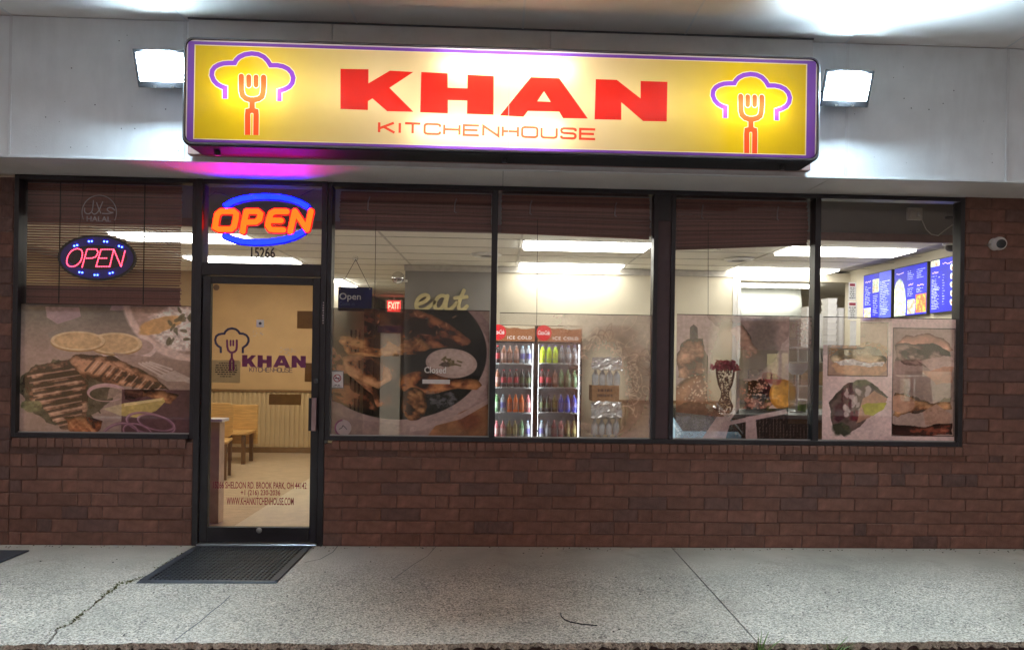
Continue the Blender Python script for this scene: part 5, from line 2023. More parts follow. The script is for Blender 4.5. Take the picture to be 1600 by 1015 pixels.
shape('print_mark', M['digits'], rb, stroke([(c.x - .03, c.z - .01), (c.x - .01, c.z), (c.x, c.z + .02), (c.x + .02, c.z + .0), (c.x + .03, c.z - .012)], .006), .0441, .0005)

# bamboo blinds
def bamboo(lab, kind, x0, x1, ztop, zbot_l, zbot_r, seed):
    r = random.Random(seed)
    t = thing('bamboo_blind', lab, 'bamboo blind', ((x0 + x1) / 2, .16, ztop), 'bamboo blinds behind the windows')
    L = x1 - x0
    sm = MB().box(-.5, .5, -.0025, .0025, -.0055, .0055).mesh('slat', M['bamboo'])

    def slat(z, y, tilt=0.0, hgt=1.0, roll=0.0):
        o = link('slat', sm, t, Vector(((x0 + x1) / 2 + r.uniform(-.004, .004), y, z)) - base_of(t))
        o.scale = (L + r.uniform(-.012, .006), 1, hgt * r.uniform(.9, 1.1))
        o.rotation_euler = (roll, tilt, 0)
        return o
    if kind == 'down':
        z = ztop - .012
        while z > zbot_l + .16:
            close = z > ztop - .27
            slat(z, .16 + r.uniform(-.001, .001), r.uniform(-.0015, .0015), 1.05 if close else .88)
            z -= .0125 if close else .0205
        k = 0
        while z > zbot_l:
            slat(z, .155 + .006 * (k % 3) + r.uniform(-.002, .002), r.uniform(-.003, .003), 1.1, r.uniform(-.3, .3))
            z -= .0085
            k += 1
        for x in (x0 + .28, x1 - .29):
            MB().box(x - .004, x + .004, .150, .1515, zbot_l + .02, ztop).build('ladder_tape', M['cord'], t)
    else:
        # pulled up: the slats lie in an untidy pack below the valance
        k = 0
        z = ztop - .008
        while z > ztop - .09:
            slat(z, .150 + r.uniform(-.001, .001), 0, 1.05)
            z -= .0122
        while z > min(zbot_l, zbot_r):
            f = (z - (ztop - .09)) / ((zbot_l + zbot_r) / 2 - (ztop - .09))
            dz = (zbot_r - zbot_l) * f
            bulge = math.sin(min(1, max(0, f)) * math.pi)
            if z + abs(dz) / 2 < min(zbot_l, zbot_r):
                break
            for d in range(2):
                slat(z + r.uniform(-.002, .002), .145 - .022 * bulge + .03 * d + r.uniform(-.003, .003), -math.atan2(dz, L) + r.uniform(-.003, .003), 1.1, r.uniform(-.5, .5))
            z -= .0095
            k += 1
        MB().box(x0, x1, .165, .20, min(zbot_l, zbot_r) + .03, ztop).build('slat_pack', M['bamboo'], t)
        for fx in (.2, .77):
            x = x0 + fx * L
            MB().tube([(x, .118, ztop - .05), (x - .012, .108, ztop - .09), (x - .014, .106, ztop - .16), (x + .0, .112, ztop - .165)], .005, 6).build('pull_clip', M['bracket'], t)
        xc = x0 + .24 * L
        MB().tube([(xc, .12, ztop - .2), (xc + .004, .1, 1.9), (xc, .095, 1.0), (xc + .03, .1, .9)], .0022, 5).build('pull_cord', M['cord'], t)
    return t


bl0, bl1 = at(38, 400, .16).x, at(283, 400, .16).x
bamboo('lowered bamboo blind with light showing between its slats in the left window', 'down', bl0, bl1, 2.86, at(150, 478, .16).z, 0, 1)
for lab, (a, b), vl, vr, sd in (('rolled up bamboo blind above the chicken film', spans[0], 356, 358, 2), ('rolled up bamboo blind above the drink coolers', spans[1], 359, 364, 3),
                                ('rolled up bamboo blind that sags to one side above the vase', spans[2], 377, 366, 4)):
    bamboo(lab, 'up', a + .03, b - .01, 2.85, at(700, vl, .15).z + (0 if sd < 4 else .0), at(700, vr, .15).z, sd)

# ================================================================== INSIDE THE SHOP
# ---- corrugated wainscot with a rail along the dining room wall
M['rail'] = pmat('brown_rail', (0.22, 0.13, 0.06), 0.5)


def wainscot(lab, x0, x1, y, z1=.93):
    w = thing('wainscot', lab, 'wainscot', ((x0 + x1) / 2, y, 0))
    bx('backing', M['wains'], w, x0, x1, y - .008, y - .001, .08, z1)
    mb = MB().box(-.022, .022, -.022, 0, .085, z1 - .002)
    me = mb.mesh('batten', M['wains'], bevel=.006)
    k = x0 + .035
    while k < x1 - .03:
        link('batten', me, w, Vector((k, y - .0085, 0)) - base_of(w))
        k += .073
    bx('cap_rail', M['rail'], w, x0, x1, y - .045, y - .001, z1, z1 + .035, .004)
    bx('base_board', M['rail'], w, x0, x1, y - .03, y - .001, .0, .08, .003)
    return w


wainscot('corrugated tan wainscot under a brown rail seen through the door', -5.4, -2.76, 5.60)
wainscot('corrugated tan wainscot beside the water packs right of the coolers', 1.62, 3.12, 4.038)

# ---- dining furniture seen through the door
def chair(x, y, rz, lab):
    t = thing('dining_chair', lab, 'chair', (x, y, 0), 'light wood dining furniture', rz)
    MB().box(-.21, .21, -.21, .21, .43, .465).build('seat', M['wood'], t, bevel=.008, local=True)
    pr_ = rrect(-.21, .21, .47, .90, .07)
    mb = MB()
    ovv, rr_ = cdt_layers([('a', [pr_])])
    flat_mesh(mb, ovv, rr_['a'], .19, .02)
    mb.build('backrest', M['wood'], t, bevel=.004, local=True)
    for a in (-.18, .18):
        for b in (-.18, .18):
            MB().box(a - .018, a + .018, b - .018, b + .018, 0, .428).build('leg', M['wood_dark'], t, local=True)
    return t


p = at(341, 672, 3.4)
chair(p.x, 3.2, math.radians(12), 'rounded wooden chair back beside the pale half wall, left in the door glass')
bench = thing('wooden_bench', 'light wood bench with a tall slab back beyond the chair', 'bench', (-3.6, 4.75, 0))
a, b = at(352, 693, 4.7), at(403, 632, 4.7)
bx('backrest', M['wood'], bench, a.x - .35, b.x, 4.70, 4.735, a.z, b.z, .008)
bx('seat', M['wood'], bench, a.x - .35, b.x - .02, 4.30, 4.695, .40, .44, .006)
for x in (a.x - .3, a.x + .05, b.x - .1):
    for y in (4.34, 4.66):
        bx('leg', M['wood_dark'], bench, x, x + .045, y, y + .045, 0, .398)
hw = thing('half_wall', 'pale pink end of a low half wall at the left edge of the door glass', 'half wall', (-2.62, .9, 0))
a = atz(336, 818, 0.0)
M['pink'] = pmat('pale_pink_panel', (0.52, 0.38, 0.31), 0.6)
bx('panel', M['pink'], hw, -3.6, a.x + .02, a.y + .02, a.y + .14, 0, .90)
bx('cap', M['white'], hw, -3.62, a.x + .05, a.y - .01, a.y + .17, .902, .93, .004)

# ---- corridor
cl_ = thing('corridor_light', 'fluorescent strip light along the left wall of the corridor', 'strip light', (-2.62, 6.6, ZC))
MB().box(-.09, .09, -.62, .62, -.02, -.006).build('housing', M['white'], cl_, local=True)
MB().box(-.08, .08, -.6, .6, -.06, -.021).build('diffuser', E_TROF, cl_, local=True)
wd = thing('white_door', 'white door leaf at the mouth of the corridor under the exit sign', 'door', (-1.8, 5.9, 0))
a, b = at(595, 520, 5.9), at(626, 520, 5.9)
bx('leaf', M['white'], wd, a.x, b.x, 5.9, 5.94, 0.01, a.z, .003)
bx('plate', M['rail'], wd, a.x + .19, b.x - .02, 5.893, 5.899, at(600, 556, 5.9).z, at(600, 551, 5.9).z)
ds = thing('door_sign', 'small dark sign above the white corridor door', 'sign', tuple(at(606, 514, 5.88)))
a, b = at(590, 519, 5.86), at(628, 509, 5.86)
bx('plate', M['sign_blue'], ds, a.x, b.x, 5.86, 5.88, a.z, b.z)
for u in (549, 556, 562):
    q = at(u, 515, 5.58)
    o = thing('pipe', {549: 'leftmost of three thin dark pipes behind the chicken film', 556: 'middle one of three thin dark pipes behind the chicken film',
                       562: 'rightmost of three thin dark pipes behind the chicken film'}[u], 'pipe', (q.x, 5.58, 0), 'dark pipes by the corridor')
    MB().lathe([(.014, 0), (.014, q.z)], (q.x, 5.58, 0), 8).build('tube', M['cord'], o)
ex = thing('exit_sign', 'lit red EXIT sign over the corridor', 'exit sign', tuple(at(615, 478, 9.6)))
a, b = at(602, 488, 9.6), at(629, 468.5, 9.6)
bx('housing', M['white'], ex, a.x, b.x, 9.6, 9.65, a.z, b.z, .004)
E_EXIT = emat('red_exit_panel', (1.0, 0.03, 0.03), 2.2)
M['exit_dark'] = emat('deep_red_exit_letters', (1.0, 0.25, 0.16), 3.0)
w_ = b.x - a.x
bx('panel', E_EXIT, ex, a.x + w_ * .12, b.x - w_ * .12, 9.595, 9.5995, a.z + .02, b.z - .02)
text('lettering', M['exit_dark'], ex, 'EXIT', a.x + w_ * .17, b.x - w_ * .17, a.z + .045, b.z - .045, 9.592, .0015, offset=.02)
bx('stem', M['white'], ex, (a.x + b.x) / 2 - .015, (a.x + b.x) / 2 + .015, 9.61, 9.63, b.z + .001, max(b.z + .004, ZC))
mr_ = thing('emergency_lamp', 'round emergency lamp head on the left end of the eat wall', 'emergency lamp', tuple(at(622, 434, 3.98)))
q = at(622, 434, 3.98)
MB().lathe([(.02, 4.04), (.07, 4.02), (.082, 3.98), (.08, 3.955)], (q.x, 0, q.z), 18, axis='y').build('shell', M['lamp_grey'], mr_, smooth=True)
MB().lathe([(.078, 3.954), (.06, 3.94), (.02, 3.932)], (q.x, 0, q.z), 18, axis='y').build('lens', M['chrome'], mr_, smooth=True)
MB().box(q.x + .02, q.x + .12, 3.985, 4.035, q.z - .05, q.z - .02).build('bracket', M['white'], mr_, bevel=.004)

# ---- the wall letters, drawn with one pen
eat = thing('wall_letters', 'pale gold script letters spelling eat on the grey partition', 'wall letters', tuple(at(690, 470, 4.02)))


def ze(pts):
    return px([(510 + a / 4.615, 280 + b / 4.615) for a, b in pts], 4.02)


M['gold_side'] = M['gold']
pw = .048
e_p = smooth_path([(648, 905), (700, 890), (738, 862), (735, 838), (706, 832), (668, 852), (648, 890), (648, 925), (672, 945), (712, 940), (755, 910), (780, 885)], 2)
a_p1 = smooth_path([(862, 846), (830, 836), (798, 856), (780, 896), (785, 934), (812, 944), (842, 920), (868, 850)], 2)
a_p2 = smooth_path([(874, 840), (862, 890), (858, 930), (880, 945), (912, 925), (940, 890)], 2)
t_p1 = smooth_path([(992, 802), (966, 860), (950, 915), (962, 944), (990, 940), (1014, 915)], 2)
t_p2 = [(928, 856), (1012, 848)]
for nm, P in (('e', [e_p]), ('a', [a_p1, a_p2]), ('t', [t_p1, t_p2])):
    shape('letter', M['gold'], eat, [q for k in P for q in stroke(ze(k), pw)], 4.0, .034)

# ---- ceiling items
for lab, (u, v), rr_ in (('round ceiling vent left of the drink coolers', (760, 397), .19), ('round ceiling vent above the vase window', (1155, 404), .18)):
    q = atz(u, v, ZC)
    t = thing('ceiling_vent', lab, 'ceiling vent', (q.x, q.y, ZC), 'round ceiling vents')
    for k, (r0, r1) in enumerate(((rr_, rr_ * .78), (rr_ * .68, rr_ * .46), (rr_ * .36, .01))):
        MB().lathe([(r0, -.008), (r0 - .004, -.004), (r1, -.028), (r1 * .96, -.024)], (0, 0, 0), 26).build('ring', M['white'], t, smooth=True, local=True)
    MB().lathe([(rr_ * .98, -.0075), (rr_ * .98, -.0045)], (0, 0, 0), 26).build('dark_throat', M['black'], t, local=True)
q = atz(1123, 381, ZC)
sp_ = thing('sprinkler', 'small sprinkler head hanging from the ceiling behind the vase window', 'sprinkler', (q.x, q.y, ZC))
MB().lathe([(.03, 0), (.03, -.008), (.010, -.01), (.010, -.04), (.004, -.045)], (0, 0, 0), 12).build('body', M['steel'], sp_, local=True)
MB().lathe([(.022, -.062), (.022, -.066)], (0, 0, 0), 12).tube([(.012, 0, -.04), (.018, 0, -.052), (.008, 0, -.063)], .003, 5).tube([(-.012, 0, -.04), (-.018, 0, -.052), (-.008, 0, -.063)], .003, 5).build('deflector', M['steel'], sp_, local=True)
q = atz(1487, 377, ZC)
dc = thing('dome_camera', 'white dome camera on the ceiling above the menu screens', 'security camera', (q.x, q.y, ZC))
MB().lathe([(.085, 0), (.085, -.035), (.07, -.045)], (0, 0, 0), 20).build('base', M['white'], dc, smooth=True, local=True)
MB().lathe([(.064, -.0455), (.060, -.07), (.042, -.092), (.015, -.102)], (0, 0, 0), 20).build('dome', M['black'], dc, smooth=True, local=True)
q = at(1427, 335, 1.12)
ob_ = thing('outlet_box', 'white outlet box with a plugged in cable on the header beam', 'outlet', (q.x, 1.12, q.z))
MB().box(-.075, .075, -.035, 0, -.06, .06).build('box', M['white'], ob_, bevel=.006, local=True)
MB().box(-.05, -.01, -.05, -.036, -.035, .035).box(.015, .05, -.065, -.036, -.02, .02).build('plug', M['white'], ob_, bevel=.004, local=True)
W0 = Vector((q.x, 1.12, q.z))
cable = [at(1434, 333, 1.07), at(1441, 345, 1.06), at(1447, 358, 1.06), at(1455, 366, 1.07), at(1466, 368, 1.08), at(1476, 360, 1.08), at(1490, 350, 1.08), at(1502, 343, 1.09)]
MB().tube([Vector(c[:] if not isinstance(c, Vector) else c) for c in cable], .0055, 6).build('cable', M['white'], ob_)
q = at(1487, 340, 1.1)
sl = thing('cable_clip', 'black cable clip on the header beam at the right end', 'cable clip', tuple(q))
MB().box(q.x - .06, q.x + .06, 1.085, 1.119, q.z - .012, q.z + .012).build('clip', M['black'], sl, bevel=.003)

# ---- menu screens on the right wall
menus = ((1349, 1394, 'nearest the kitchen', 0), (1397, 1450, 'in the middle', 1), (1453, 1502, 'nearest the window', 2))
for u0, u1, lab, kd in menus:
    y1, y0 = atx(u0, 470, 4.76).y, atx(u1, 470, 4.76).y
    z0, z1 = (2.065, 2.66)
    t = thing('menu_screen', 'blue lit menu screen on the right wall, the one ' + lab, 'menu screen', (4.79, (y0 + y1) / 2, z0), 'menu screens on the right wall')
    bx('case', M['black'], t, 4.755, 4.798, y0 + .008, y1 - .008, z0, z1, .004)
    img = art_menu(20 + kd, kd).image('menu_print_%d' % kd)
    me = bpy.data.meshes.new('screen')
    Y0, Y1, Z0, Z1 = y0 + .018, y1 - .018, z0 + .012, z1 - .012
    bs = base_of(t)
    # the left edge of the picture is the far end
    me.from_pydata([tuple(Vector(c) - bs) for c in ((4.753, Y1, Z0), (4.753, Y0, Z0), (4.753, Y0, Z1), (4.753, Y1, Z1))], [], [(0, 1, 2, 3)])
    uv = me.uv_layers.new()
    for l, c in zip(uv.data, ((0, 0), (1, 0), (1, 1), (0, 1))):
        l.uv = c
    me.materials.append(print_mat('menu_picture', img, 1.05))
    link('screen', me, t)
# white price boards hanging in the kitchen opening
for lab, u0, u1, v0, v1 in (('upper white price board hanging at the kitchen opening', 1326, 1338, 441, 469), ('lower white price board hanging at the kitchen opening', 1325, 1339, 471, 499),
                            ('blank white strip below the two price boards', 1328, 1338, 501, 542)):
    a, b = at(u0, v1, 2.95), at(u1, v0, 2.95)
    t = thing('price_board', lab, 'price board', (a.x, 2.95, a.z), 'white boards hanging by the kitchen')
    bx('board', M['white_vinyl'], t, a.x, b.x, 2.95, 2.956, a.z, b.z)
    if 'blank' not in lab:
        print_lines(t, u0 + 1, v0 + 8, u1 - 1, v1 - 2, 6, 2.9495, M['lamp_grey'], int(u0 + v0), .4)
        a2, b2 = at(u0 + 2, v0 + 6, 2.9485), at(u1 - 2, v0 + 2, 2.9485)
        bx('heading', M['red_vinyl'], t, a2.x, b2.x, 2.9485, 2.9495, a2.z, b2.z)

# ---- kitchen
a, b = at(1158, 498, 5.6), at(1256, 449, 5.6)
hood = thing('kitchen_hood', 'stainless steel extractor hood in the kitchen opening', 'kitchen hood', ((a.x + b.x) / 2, 5.6, a.z))
M['hood'] = pmat('wavy_stainless_steel', (0.52, 0.54, 0.50), 0.4, 0.85, 0.06, 3, 0.8, 3)
mb = MB().hexa([(a.x, 5.6, a.z), (b.x, 5.6, a.z), (b.x, 6.8, a.z), (a.x, 6.8, a.z), (a.x, 5.72, b.z + .02), (b.x, 5.72, b.z + .02), (b.x, 6.8, b.z + .02), (a.x, 6.8, b.z + .02)])
mb.build('canopy', M['hood'], hood, bevel=.006)
bx('front_lip', M['steel'], hood, a.x - .01, b.x + .01, 5.575, 5.598, a.z - .03, a.z + .015, .003)
jb = thing('door_jamb', 'white lit jamb at the left edge of the kitchen opening', 'jamb', (3.3, 3.98, 0))
a, b = at(1152, 520, 3.96), at(1158, 445, 3.96)
bx('strip', M['white'], jb, a.x, b.x, 3.96, 3.99, 1.55, b.z)
# kitchen shelf with takeaway stacks
sh = thing('wall_shelf', 'steel shelf with white takeaway stacks at the kitchen opening', 'shelf', (3.9, 3.0, 1.7))
a, b = at(1215, 541, 2.85), at(1345, 536, 2.85)
bx('board', M['steel'], sh, a.x, b.x, 2.75, 3.15, a.z - .02, a.z, .003)
for x in (a.x + .06, b.x - .08):
    bx('post', M['steel'], sh, x, x + .03, 2.95, 2.98, 0, a.z - .021)
cu_ = [(1258, 1274, 479, 'stack of white foam boxes, leftmost on the steel shelf'), (1276, 1288, 490, 'short stack of white cups second from the left on the steel shelf'),
       (1290, 1306, 466, 'tall stack of white foam boxes on the steel shelf'), (1308, 1322, 481, 'stack of white cups at the right end of the steel shelf')]
for k, (u0, u1, v, lab) in enumerate(cu_):
    p0, p1 = at(u0, 538, 2.9), at(u1, v, 2.9)
    t = thing('takeaway_stack', lab, 'stack', ((p0.x + p1.x) / 2, 2.95, a.z), 'white takeaway stacks on the shelf')
    hgt = p1.z - a.z
    w = (p1.x - p0.x) / 2
    nn = 8 if k % 2 == 0 else 14
    for i in range(nn):
        z = .002 + hgt * i / nn
        if k % 2 == 0:
            MB().hexa([(-w * .86, -.08, z), (w * .86, -.08, z), (w * .86, .08, z), (-w * .86, .08, z), (-w, -.1, z + hgt / nn - .004), (w, -.1, z + hgt / nn - .004), (w, .1, z + hgt / nn - .004), (-w, .1, z + hgt / nn - .004)]).build('box', M['white'], t, local=True)
        else:
            MB().lathe([(w * .8, z), (w, z + hgt / nn - .006), (w * 1.04, z + hgt / nn - .002)], (0, 0, 0), 14).build('cup', M['white'], t, local=True)

KINDS_EARLY = [pmat('orange_juice', (0.75, 0.30, 0.03), 0.2), pmat('red_juice', (0.5, 0.05, 0.06), 0.2)]
M['box_tan'] = pmat('tan_cardboard', (0.42, 0.27, 0.14), 0.8)
# ---- counter with display case, vase, rack
ct = thing('serving_counter', 'dark service counter with a steel top behind the burger film', 'counter', (3.3, 1.9, 0))
bx('front', M['wood_dark'], ct, 2.05, 4.74, 1.55, 2.45, 0.0, .93)
bx('top', M['steel'], ct, 2.0, 4.76, 1.5, 2.5, .931, .97, .004)
dcz = thing('display_freezer', 'pale blue display freezer with a sloping glass lid behind the burger film', 'display freezer', (1.9, .9, 0))
a = at(1057, 640, .7)
M['ice'] = pmat('glowing_blue_enamel', (0.48, 0.66, 0.74), 0.3, 0, .05, emis=(0.45, 0.75, 0.95), estr=.22)  # faint blue glow put into the enamel, which is no lamp
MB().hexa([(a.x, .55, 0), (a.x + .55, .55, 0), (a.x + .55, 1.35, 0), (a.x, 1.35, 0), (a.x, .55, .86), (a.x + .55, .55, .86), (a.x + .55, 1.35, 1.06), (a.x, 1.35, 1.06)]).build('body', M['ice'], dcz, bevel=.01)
MB().hexa([(a.x + .03, .58, .885), (a.x + .52, .58, .885), (a.x + .52, 1.32, 1.07), (a.x + .03, 1.32, 1.07), (a.x + .03, .58, .893), (a.x + .52, .58, .893), (a.x + .52, 1.32, 1.078), (a.x + .03, 1.32, 1.078)]).build('lid', M['clear'], dcz)
MB().tube([(a.x + .56, .54, .87), (a.x + .56, .9, .97), (a.x + .56, 1.35, 1.09)], .008, 8).build('lid_rail', M['lamp_grey'], dcz)
sg = thing('sneeze_guard', 'clear glass sneeze guard with a steel post on the counter', 'sneeze guard', (2.75, 1.6, .97))
bx('pane', M['clear'], sg, 2.46, 4.1, 1.60, 1.606, .985, 1.43)
for x in (2.45, 3.28, 4.1):
    bx('post', M['steel'], sg, x - .012, x + .012, 1.585, 1.625, .971, 1.45, .003)
va = thing('flower_vase', 'glass vase filled with dried blooms under a ruffle of crimson flowers', 'vase', (2.31, 1.62, .97))
q = at(1133, 600, 1.62)
va.location = (q.x, 1.62, .9702)
vz = [(.05, 0), (.075, .02), (.085, .08), (.045, .17), (.04, .22), (.075, .30), (.095, .40), (.1, .47)]
MB().lathe(vz, (0, 0, 0), 20).build('glass', M['clear'], va, smooth=True, local=True)
M['dried'] = pmat('dried_petals', (0.10, 0.055, 0.04), 0.9, 0, .5, 60)
M['crimson'] = pmat('crimson_petals', (0.35, 0.015, 0.05), 0.7, 0, .35, 60)
rf = random.Random(12)


def blooms(n, rfun, z0, z1, s, name, mat):
    mb = MB()
    for k in range(n):
        z = rf.uniform(z0, z1)
        r_, an = rfun(z) * math.sqrt(rf.random()), rf.uniform(0, 6.28)
        c = Vector((r_ * math.cos(an), r_ * math.sin(an), z))
        d1 = Vector((rf.gauss(0, 1), rf.gauss(0, 1), rf.gauss(0, 1))).normalized() * s * rf.uniform(.6, 1.3)
        d2 = d1.cross(Vector((rf.gauss(0, 1), rf.gauss(0, 1), rf.gauss(0, 1)))).normalized() * s * rf.uniform(.5, 1)
        mb.add([c - d1, c + d2, c + d1, c - d2], [(0, 1, 2, 3)])
    o = mb.build(name, mat, va, local=True)
    o['kind'] = 'stuff'


blooms(420, lambda z: float(np.interp(z, [0, .08, .17, .22, .3, .46], [.06, .078, .04, .035, .068, .09])), .01, .44, .014, 'dried_blooms', M['dried'])
blooms(320, lambda z: .15 if z < .50 else .10, .45, .54, .022, 'crimson_flowers', M['crimson'])
# display rack with boxes at the right
rk = thing('display_rack', 'brown two post display rack on the counter behind the sandwich film', 'rack', (3.9, 1.2, .9))
a, b = at(1403, 660, 1.2), at(1425, 592, 1.2)
M['rackbrown'] = pmat('brown_rack_paint', (0.08, 0.035, 0.02), 0.5)
for u in (1403.5, 1425):
    q = at(u, 600, 1.2)
    bx('post', M['rackbrown'], rk, q.x - .012, q.x + .012, 1.19, 1.214, at(u, 655, 1.2).z, at(u, 588, 1.2).z)
q0, q1 = at(1392, 590, 1.2), at(1432, 587, 1.2)
bx('top_bar', M['rackbrown'], rk, q0.x, q1.x, 1.185, 1.22, q0.z - .005, q0.z + .012)
sb0, sb1 = at(1285, 662, 1.25), at(1500, 655, 1.25)
bx('glass_shelf', M['clear'], rk, at(1290, 660, 1.2).x, at(1500, 660, 1.2).x, 1.1, 1.5, at(1400, 662, 1.2).z, at(1400, 660, 1.2).z)
q0, q1 = at(1398, 586, 1.19), at(1442, 561, 1.19)
M['rackhead'] = pmat('mauve_brown_header_card', (0.14, 0.075, 0.065), 0.6)
MB().hexa([(q0.x, 1.19, q0.z), (q1.x, 1.19, q0.z + .005), (q1.x, 1.2, q0.z + .005), (q0.x, 1.2, q0.z), (q0.x, 1.19, q1.z - .02), (q1.x - .01, 1.19, q1.z), (q1.x - .01, 1.2, q1.z), (q0.x, 1.2, q1.z - .02)]).build('header_card', M['rackhead'], rk)
for lab, u0, u1, v0, v1, Y in (('upper white carton of the pair behind the sandwich film', 1430, 1455, 588, 608, 1.5), ('lower white carton of the pair behind the sandwich film', 1429, 1457, 609, 627, 1.5)):
    a, b = at(u0, v1, Y), at(u1, v0, Y)
    t = thing('carton', lab, 'carton', ((a.x + b.x) / 2, Y, a.z), 'white cartons on the counter')
    bx('box', M['white'], t, a.x, b.x, Y, Y + .14, a.z + .001, b.z - .001, .003)
    bx('lid_flap', M['white_vinyl'], t, a.x + .004, b.x - .004, Y + .004, Y + .136, b.z, b.z + .003)
cs = thing('carton_stand', 'counter block that carries the white cartons', 'stand', (4.2, 1.55, .97))
a = at(1443, 627, 1.5)
bx('block', M['steel'], cs, a.x - .16, a.x + .3, 1.42, 1.9, .971, a.z, .004)

# things on the counter and in the kitchen
M['tub'] = pmat('milky_plastic', (0.62, 0.62, 0.60), 0.3)
M['yellow_tub'] = pmat('yellow_plastic', (0.62, 0.52, 0.16), 0.4)
M['green_tub'] = pmat('green_plastic', (0.25, 0.36, 0.08), 0.4)


def tub(lab, u, v, Y, r, h, mat, lid=None):
    q = at(u, v, Y)
    t = thing('food_tub', lab, 'food tub', (q.x, Y, .9705), 'food tubs on the serving counter')
    MB().lathe([(r * .8, 0), (r, h)], (0, 0, 0), 16).build('body', mat, t, smooth=True, local=True)
    MB().lathe([(r * 1.06, h + .001), (r * 1.06, h + .014)], (0, 0, 0), 16).build('lid', lid or M['white'], t, local=True)


tub('white tub behind the sneeze guard, left of the steel posts', 1186, 600, 2.2, .07, .16, M['tub'])
tub('yellow tub on the serving counter', 1206, 600, 2.1, .065, .13, M['yellow_tub'])
tub('green tub at the right of the serving counter', 1252, 600, 2.0, .06, .12, M['green_tub'])
q = at(1245, 600, 1.9)
bw = thing('salad_bowl', 'white salad bowl on a tall steel stand on the counter', 'bowl', (q.x, 1.9, .9705))
zb = at(1245, 585, 1.9).z - .9705
MB().lathe([(.07, 0), (.07, .01), (.014, .02), (.012, zb - .002)], (0, 0, 0), 14).build('stand', M['steel'], bw, smooth=True, local=True)
MB().lathe([(.05, zb), (.10, zb + .05), (.135, zb + .12), (.13, zb + .12), (.09, zb + .05)], (0, 0, 0), 20).build('bowl', M['white'], bw, smooth=True, local=True)
for k, (u, lab) in enumerate(((1178, 'clear tall juice dispenser left on the back counter'), (1196, 'clear tall juice dispenser right on the back counter'))):
    q = at(u, 600, 2.35)
    t = thing('juice_dispenser', lab, 'juice dispenser', (q.x, 2.35, .9705), 'juice dispensers on the counter')
    MB().box(-.07, .07, -.09, .09, 0, .12).build('base', M['black'], t, bevel=.006, local=True)
    MB().lathe([(.065, .121), (.07, .14), (.07, .44), (.06, .45)], (0, 0, 0), 16).build('tank', M['clear'], t, smooth=True, local=True)
    MB().lathe([(.058, .125), (.062, .142), (.062, .34)], (0, 0, 0), 16).build('juice', KINDS_EARLY[k], t, smooth=True, local=True)
pt = thing('prep_table', 'stainless steel prep table in the kitchen opening', 'prep table', (4.2, 5.1, 0))
bx('top', M['steel'], pt, 3.35, 5.2, 4.8, 5.4, .88, .91, .003)
bx('shelf', M['steel'], pt, 3.38, 5.17, 4.83, 5.37, .28, .30)
for x in (3.36, 5.15):
    for y in (4.81, 5.36):
        bx('leg', M['steel'], pt, x, x + .035, y, y + .03, 0, .879)
ws = thing('kitchen_rack', 'tall white wire rack with boxes at the back of the kitchen', 'rack', (4.6, 6.5, 0))
for z in (1.1, 1.5, 1.9):
    bx('shelf', M['white'], ws, 5.0, 6.2, 6.3, 6.75, z, z + .02)
for x in (5.0, 6.17):
    for y in (6.3, 6.72):
        bx('post', M['white'], ws, x, x + .025, y, y + .025, 0, 2.2)
for k in range(7):
    z = (1.121, 1.521, 1.921)[k % 3]
    x = 5.08 + .3 * (k // 3) + .1 * (k % 3)
    o = bx('storage_box', (M['box_tan'], M['white'], M['tub'])[k % 3], None, x, x + .24, 6.35, 6.65, z, z + .2 + .03 * (k % 2), .004)
    tag(o, ('cardboard', 'white', 'milky')[k % 3] + ' storage box on the ' + ('lower', 'middle', 'upper')[k % 3] + ' shelf of the kitchen rack, ' + ('left', 'centre', 'right')[k // 3], 'box', 'boxes on the kitchen rack')
yp = thing('kitchen_cabinet', 'pale yellow lit cabinet door behind the serving counter', 'cabinet', (3.5, 3.6, 0))
a, b = at(1213, 600, 3.55), at(1232, 553, 3.55)
M['pale_yellow'] = pmat('pale_yellow_laminate', (0.70, 0.64, 0.36), 0.4)
bx('door', M['pale_yellow'], yp, a.x, b.x, 3.55, 3.9, .05, b.z, .004)
bx('handle', M['steel'], yp, b.x - .04, b.x - .025, 3.52, 3.548, b.z - .35, b.z - .15, .003)

# ---- drink coolers
M['cool_case'] = pmat('black_cooler_case', (0.02, 0.018, 0.018), 0.35)
E_COOL = emat('cooler_strip', (0.92, 0.97, 1.0), 12.0)
M['cool_in'] = pmat('white_cooler_liner', (0.7, 0.71, 0.72), 0.4)
M['wire'] = pmat('white_shelf_edge', (0.68, 0.69, 0.7), 0.4)
E_HEAD = emat('brown_lit_header', (0.36, 0.14, 0.055), 1.0)
E_HEADT = emat('cream_lit_header', (0.85, 0.72, 0.5), 0.8)
E_CREST = emat('red_lit_disc', (0.72, 0.035, 0.04), 1.0)
E_LET = emat('white_lit_letters', (1.0, 0.92, 0.84), 1.0)
CYF = 3.35


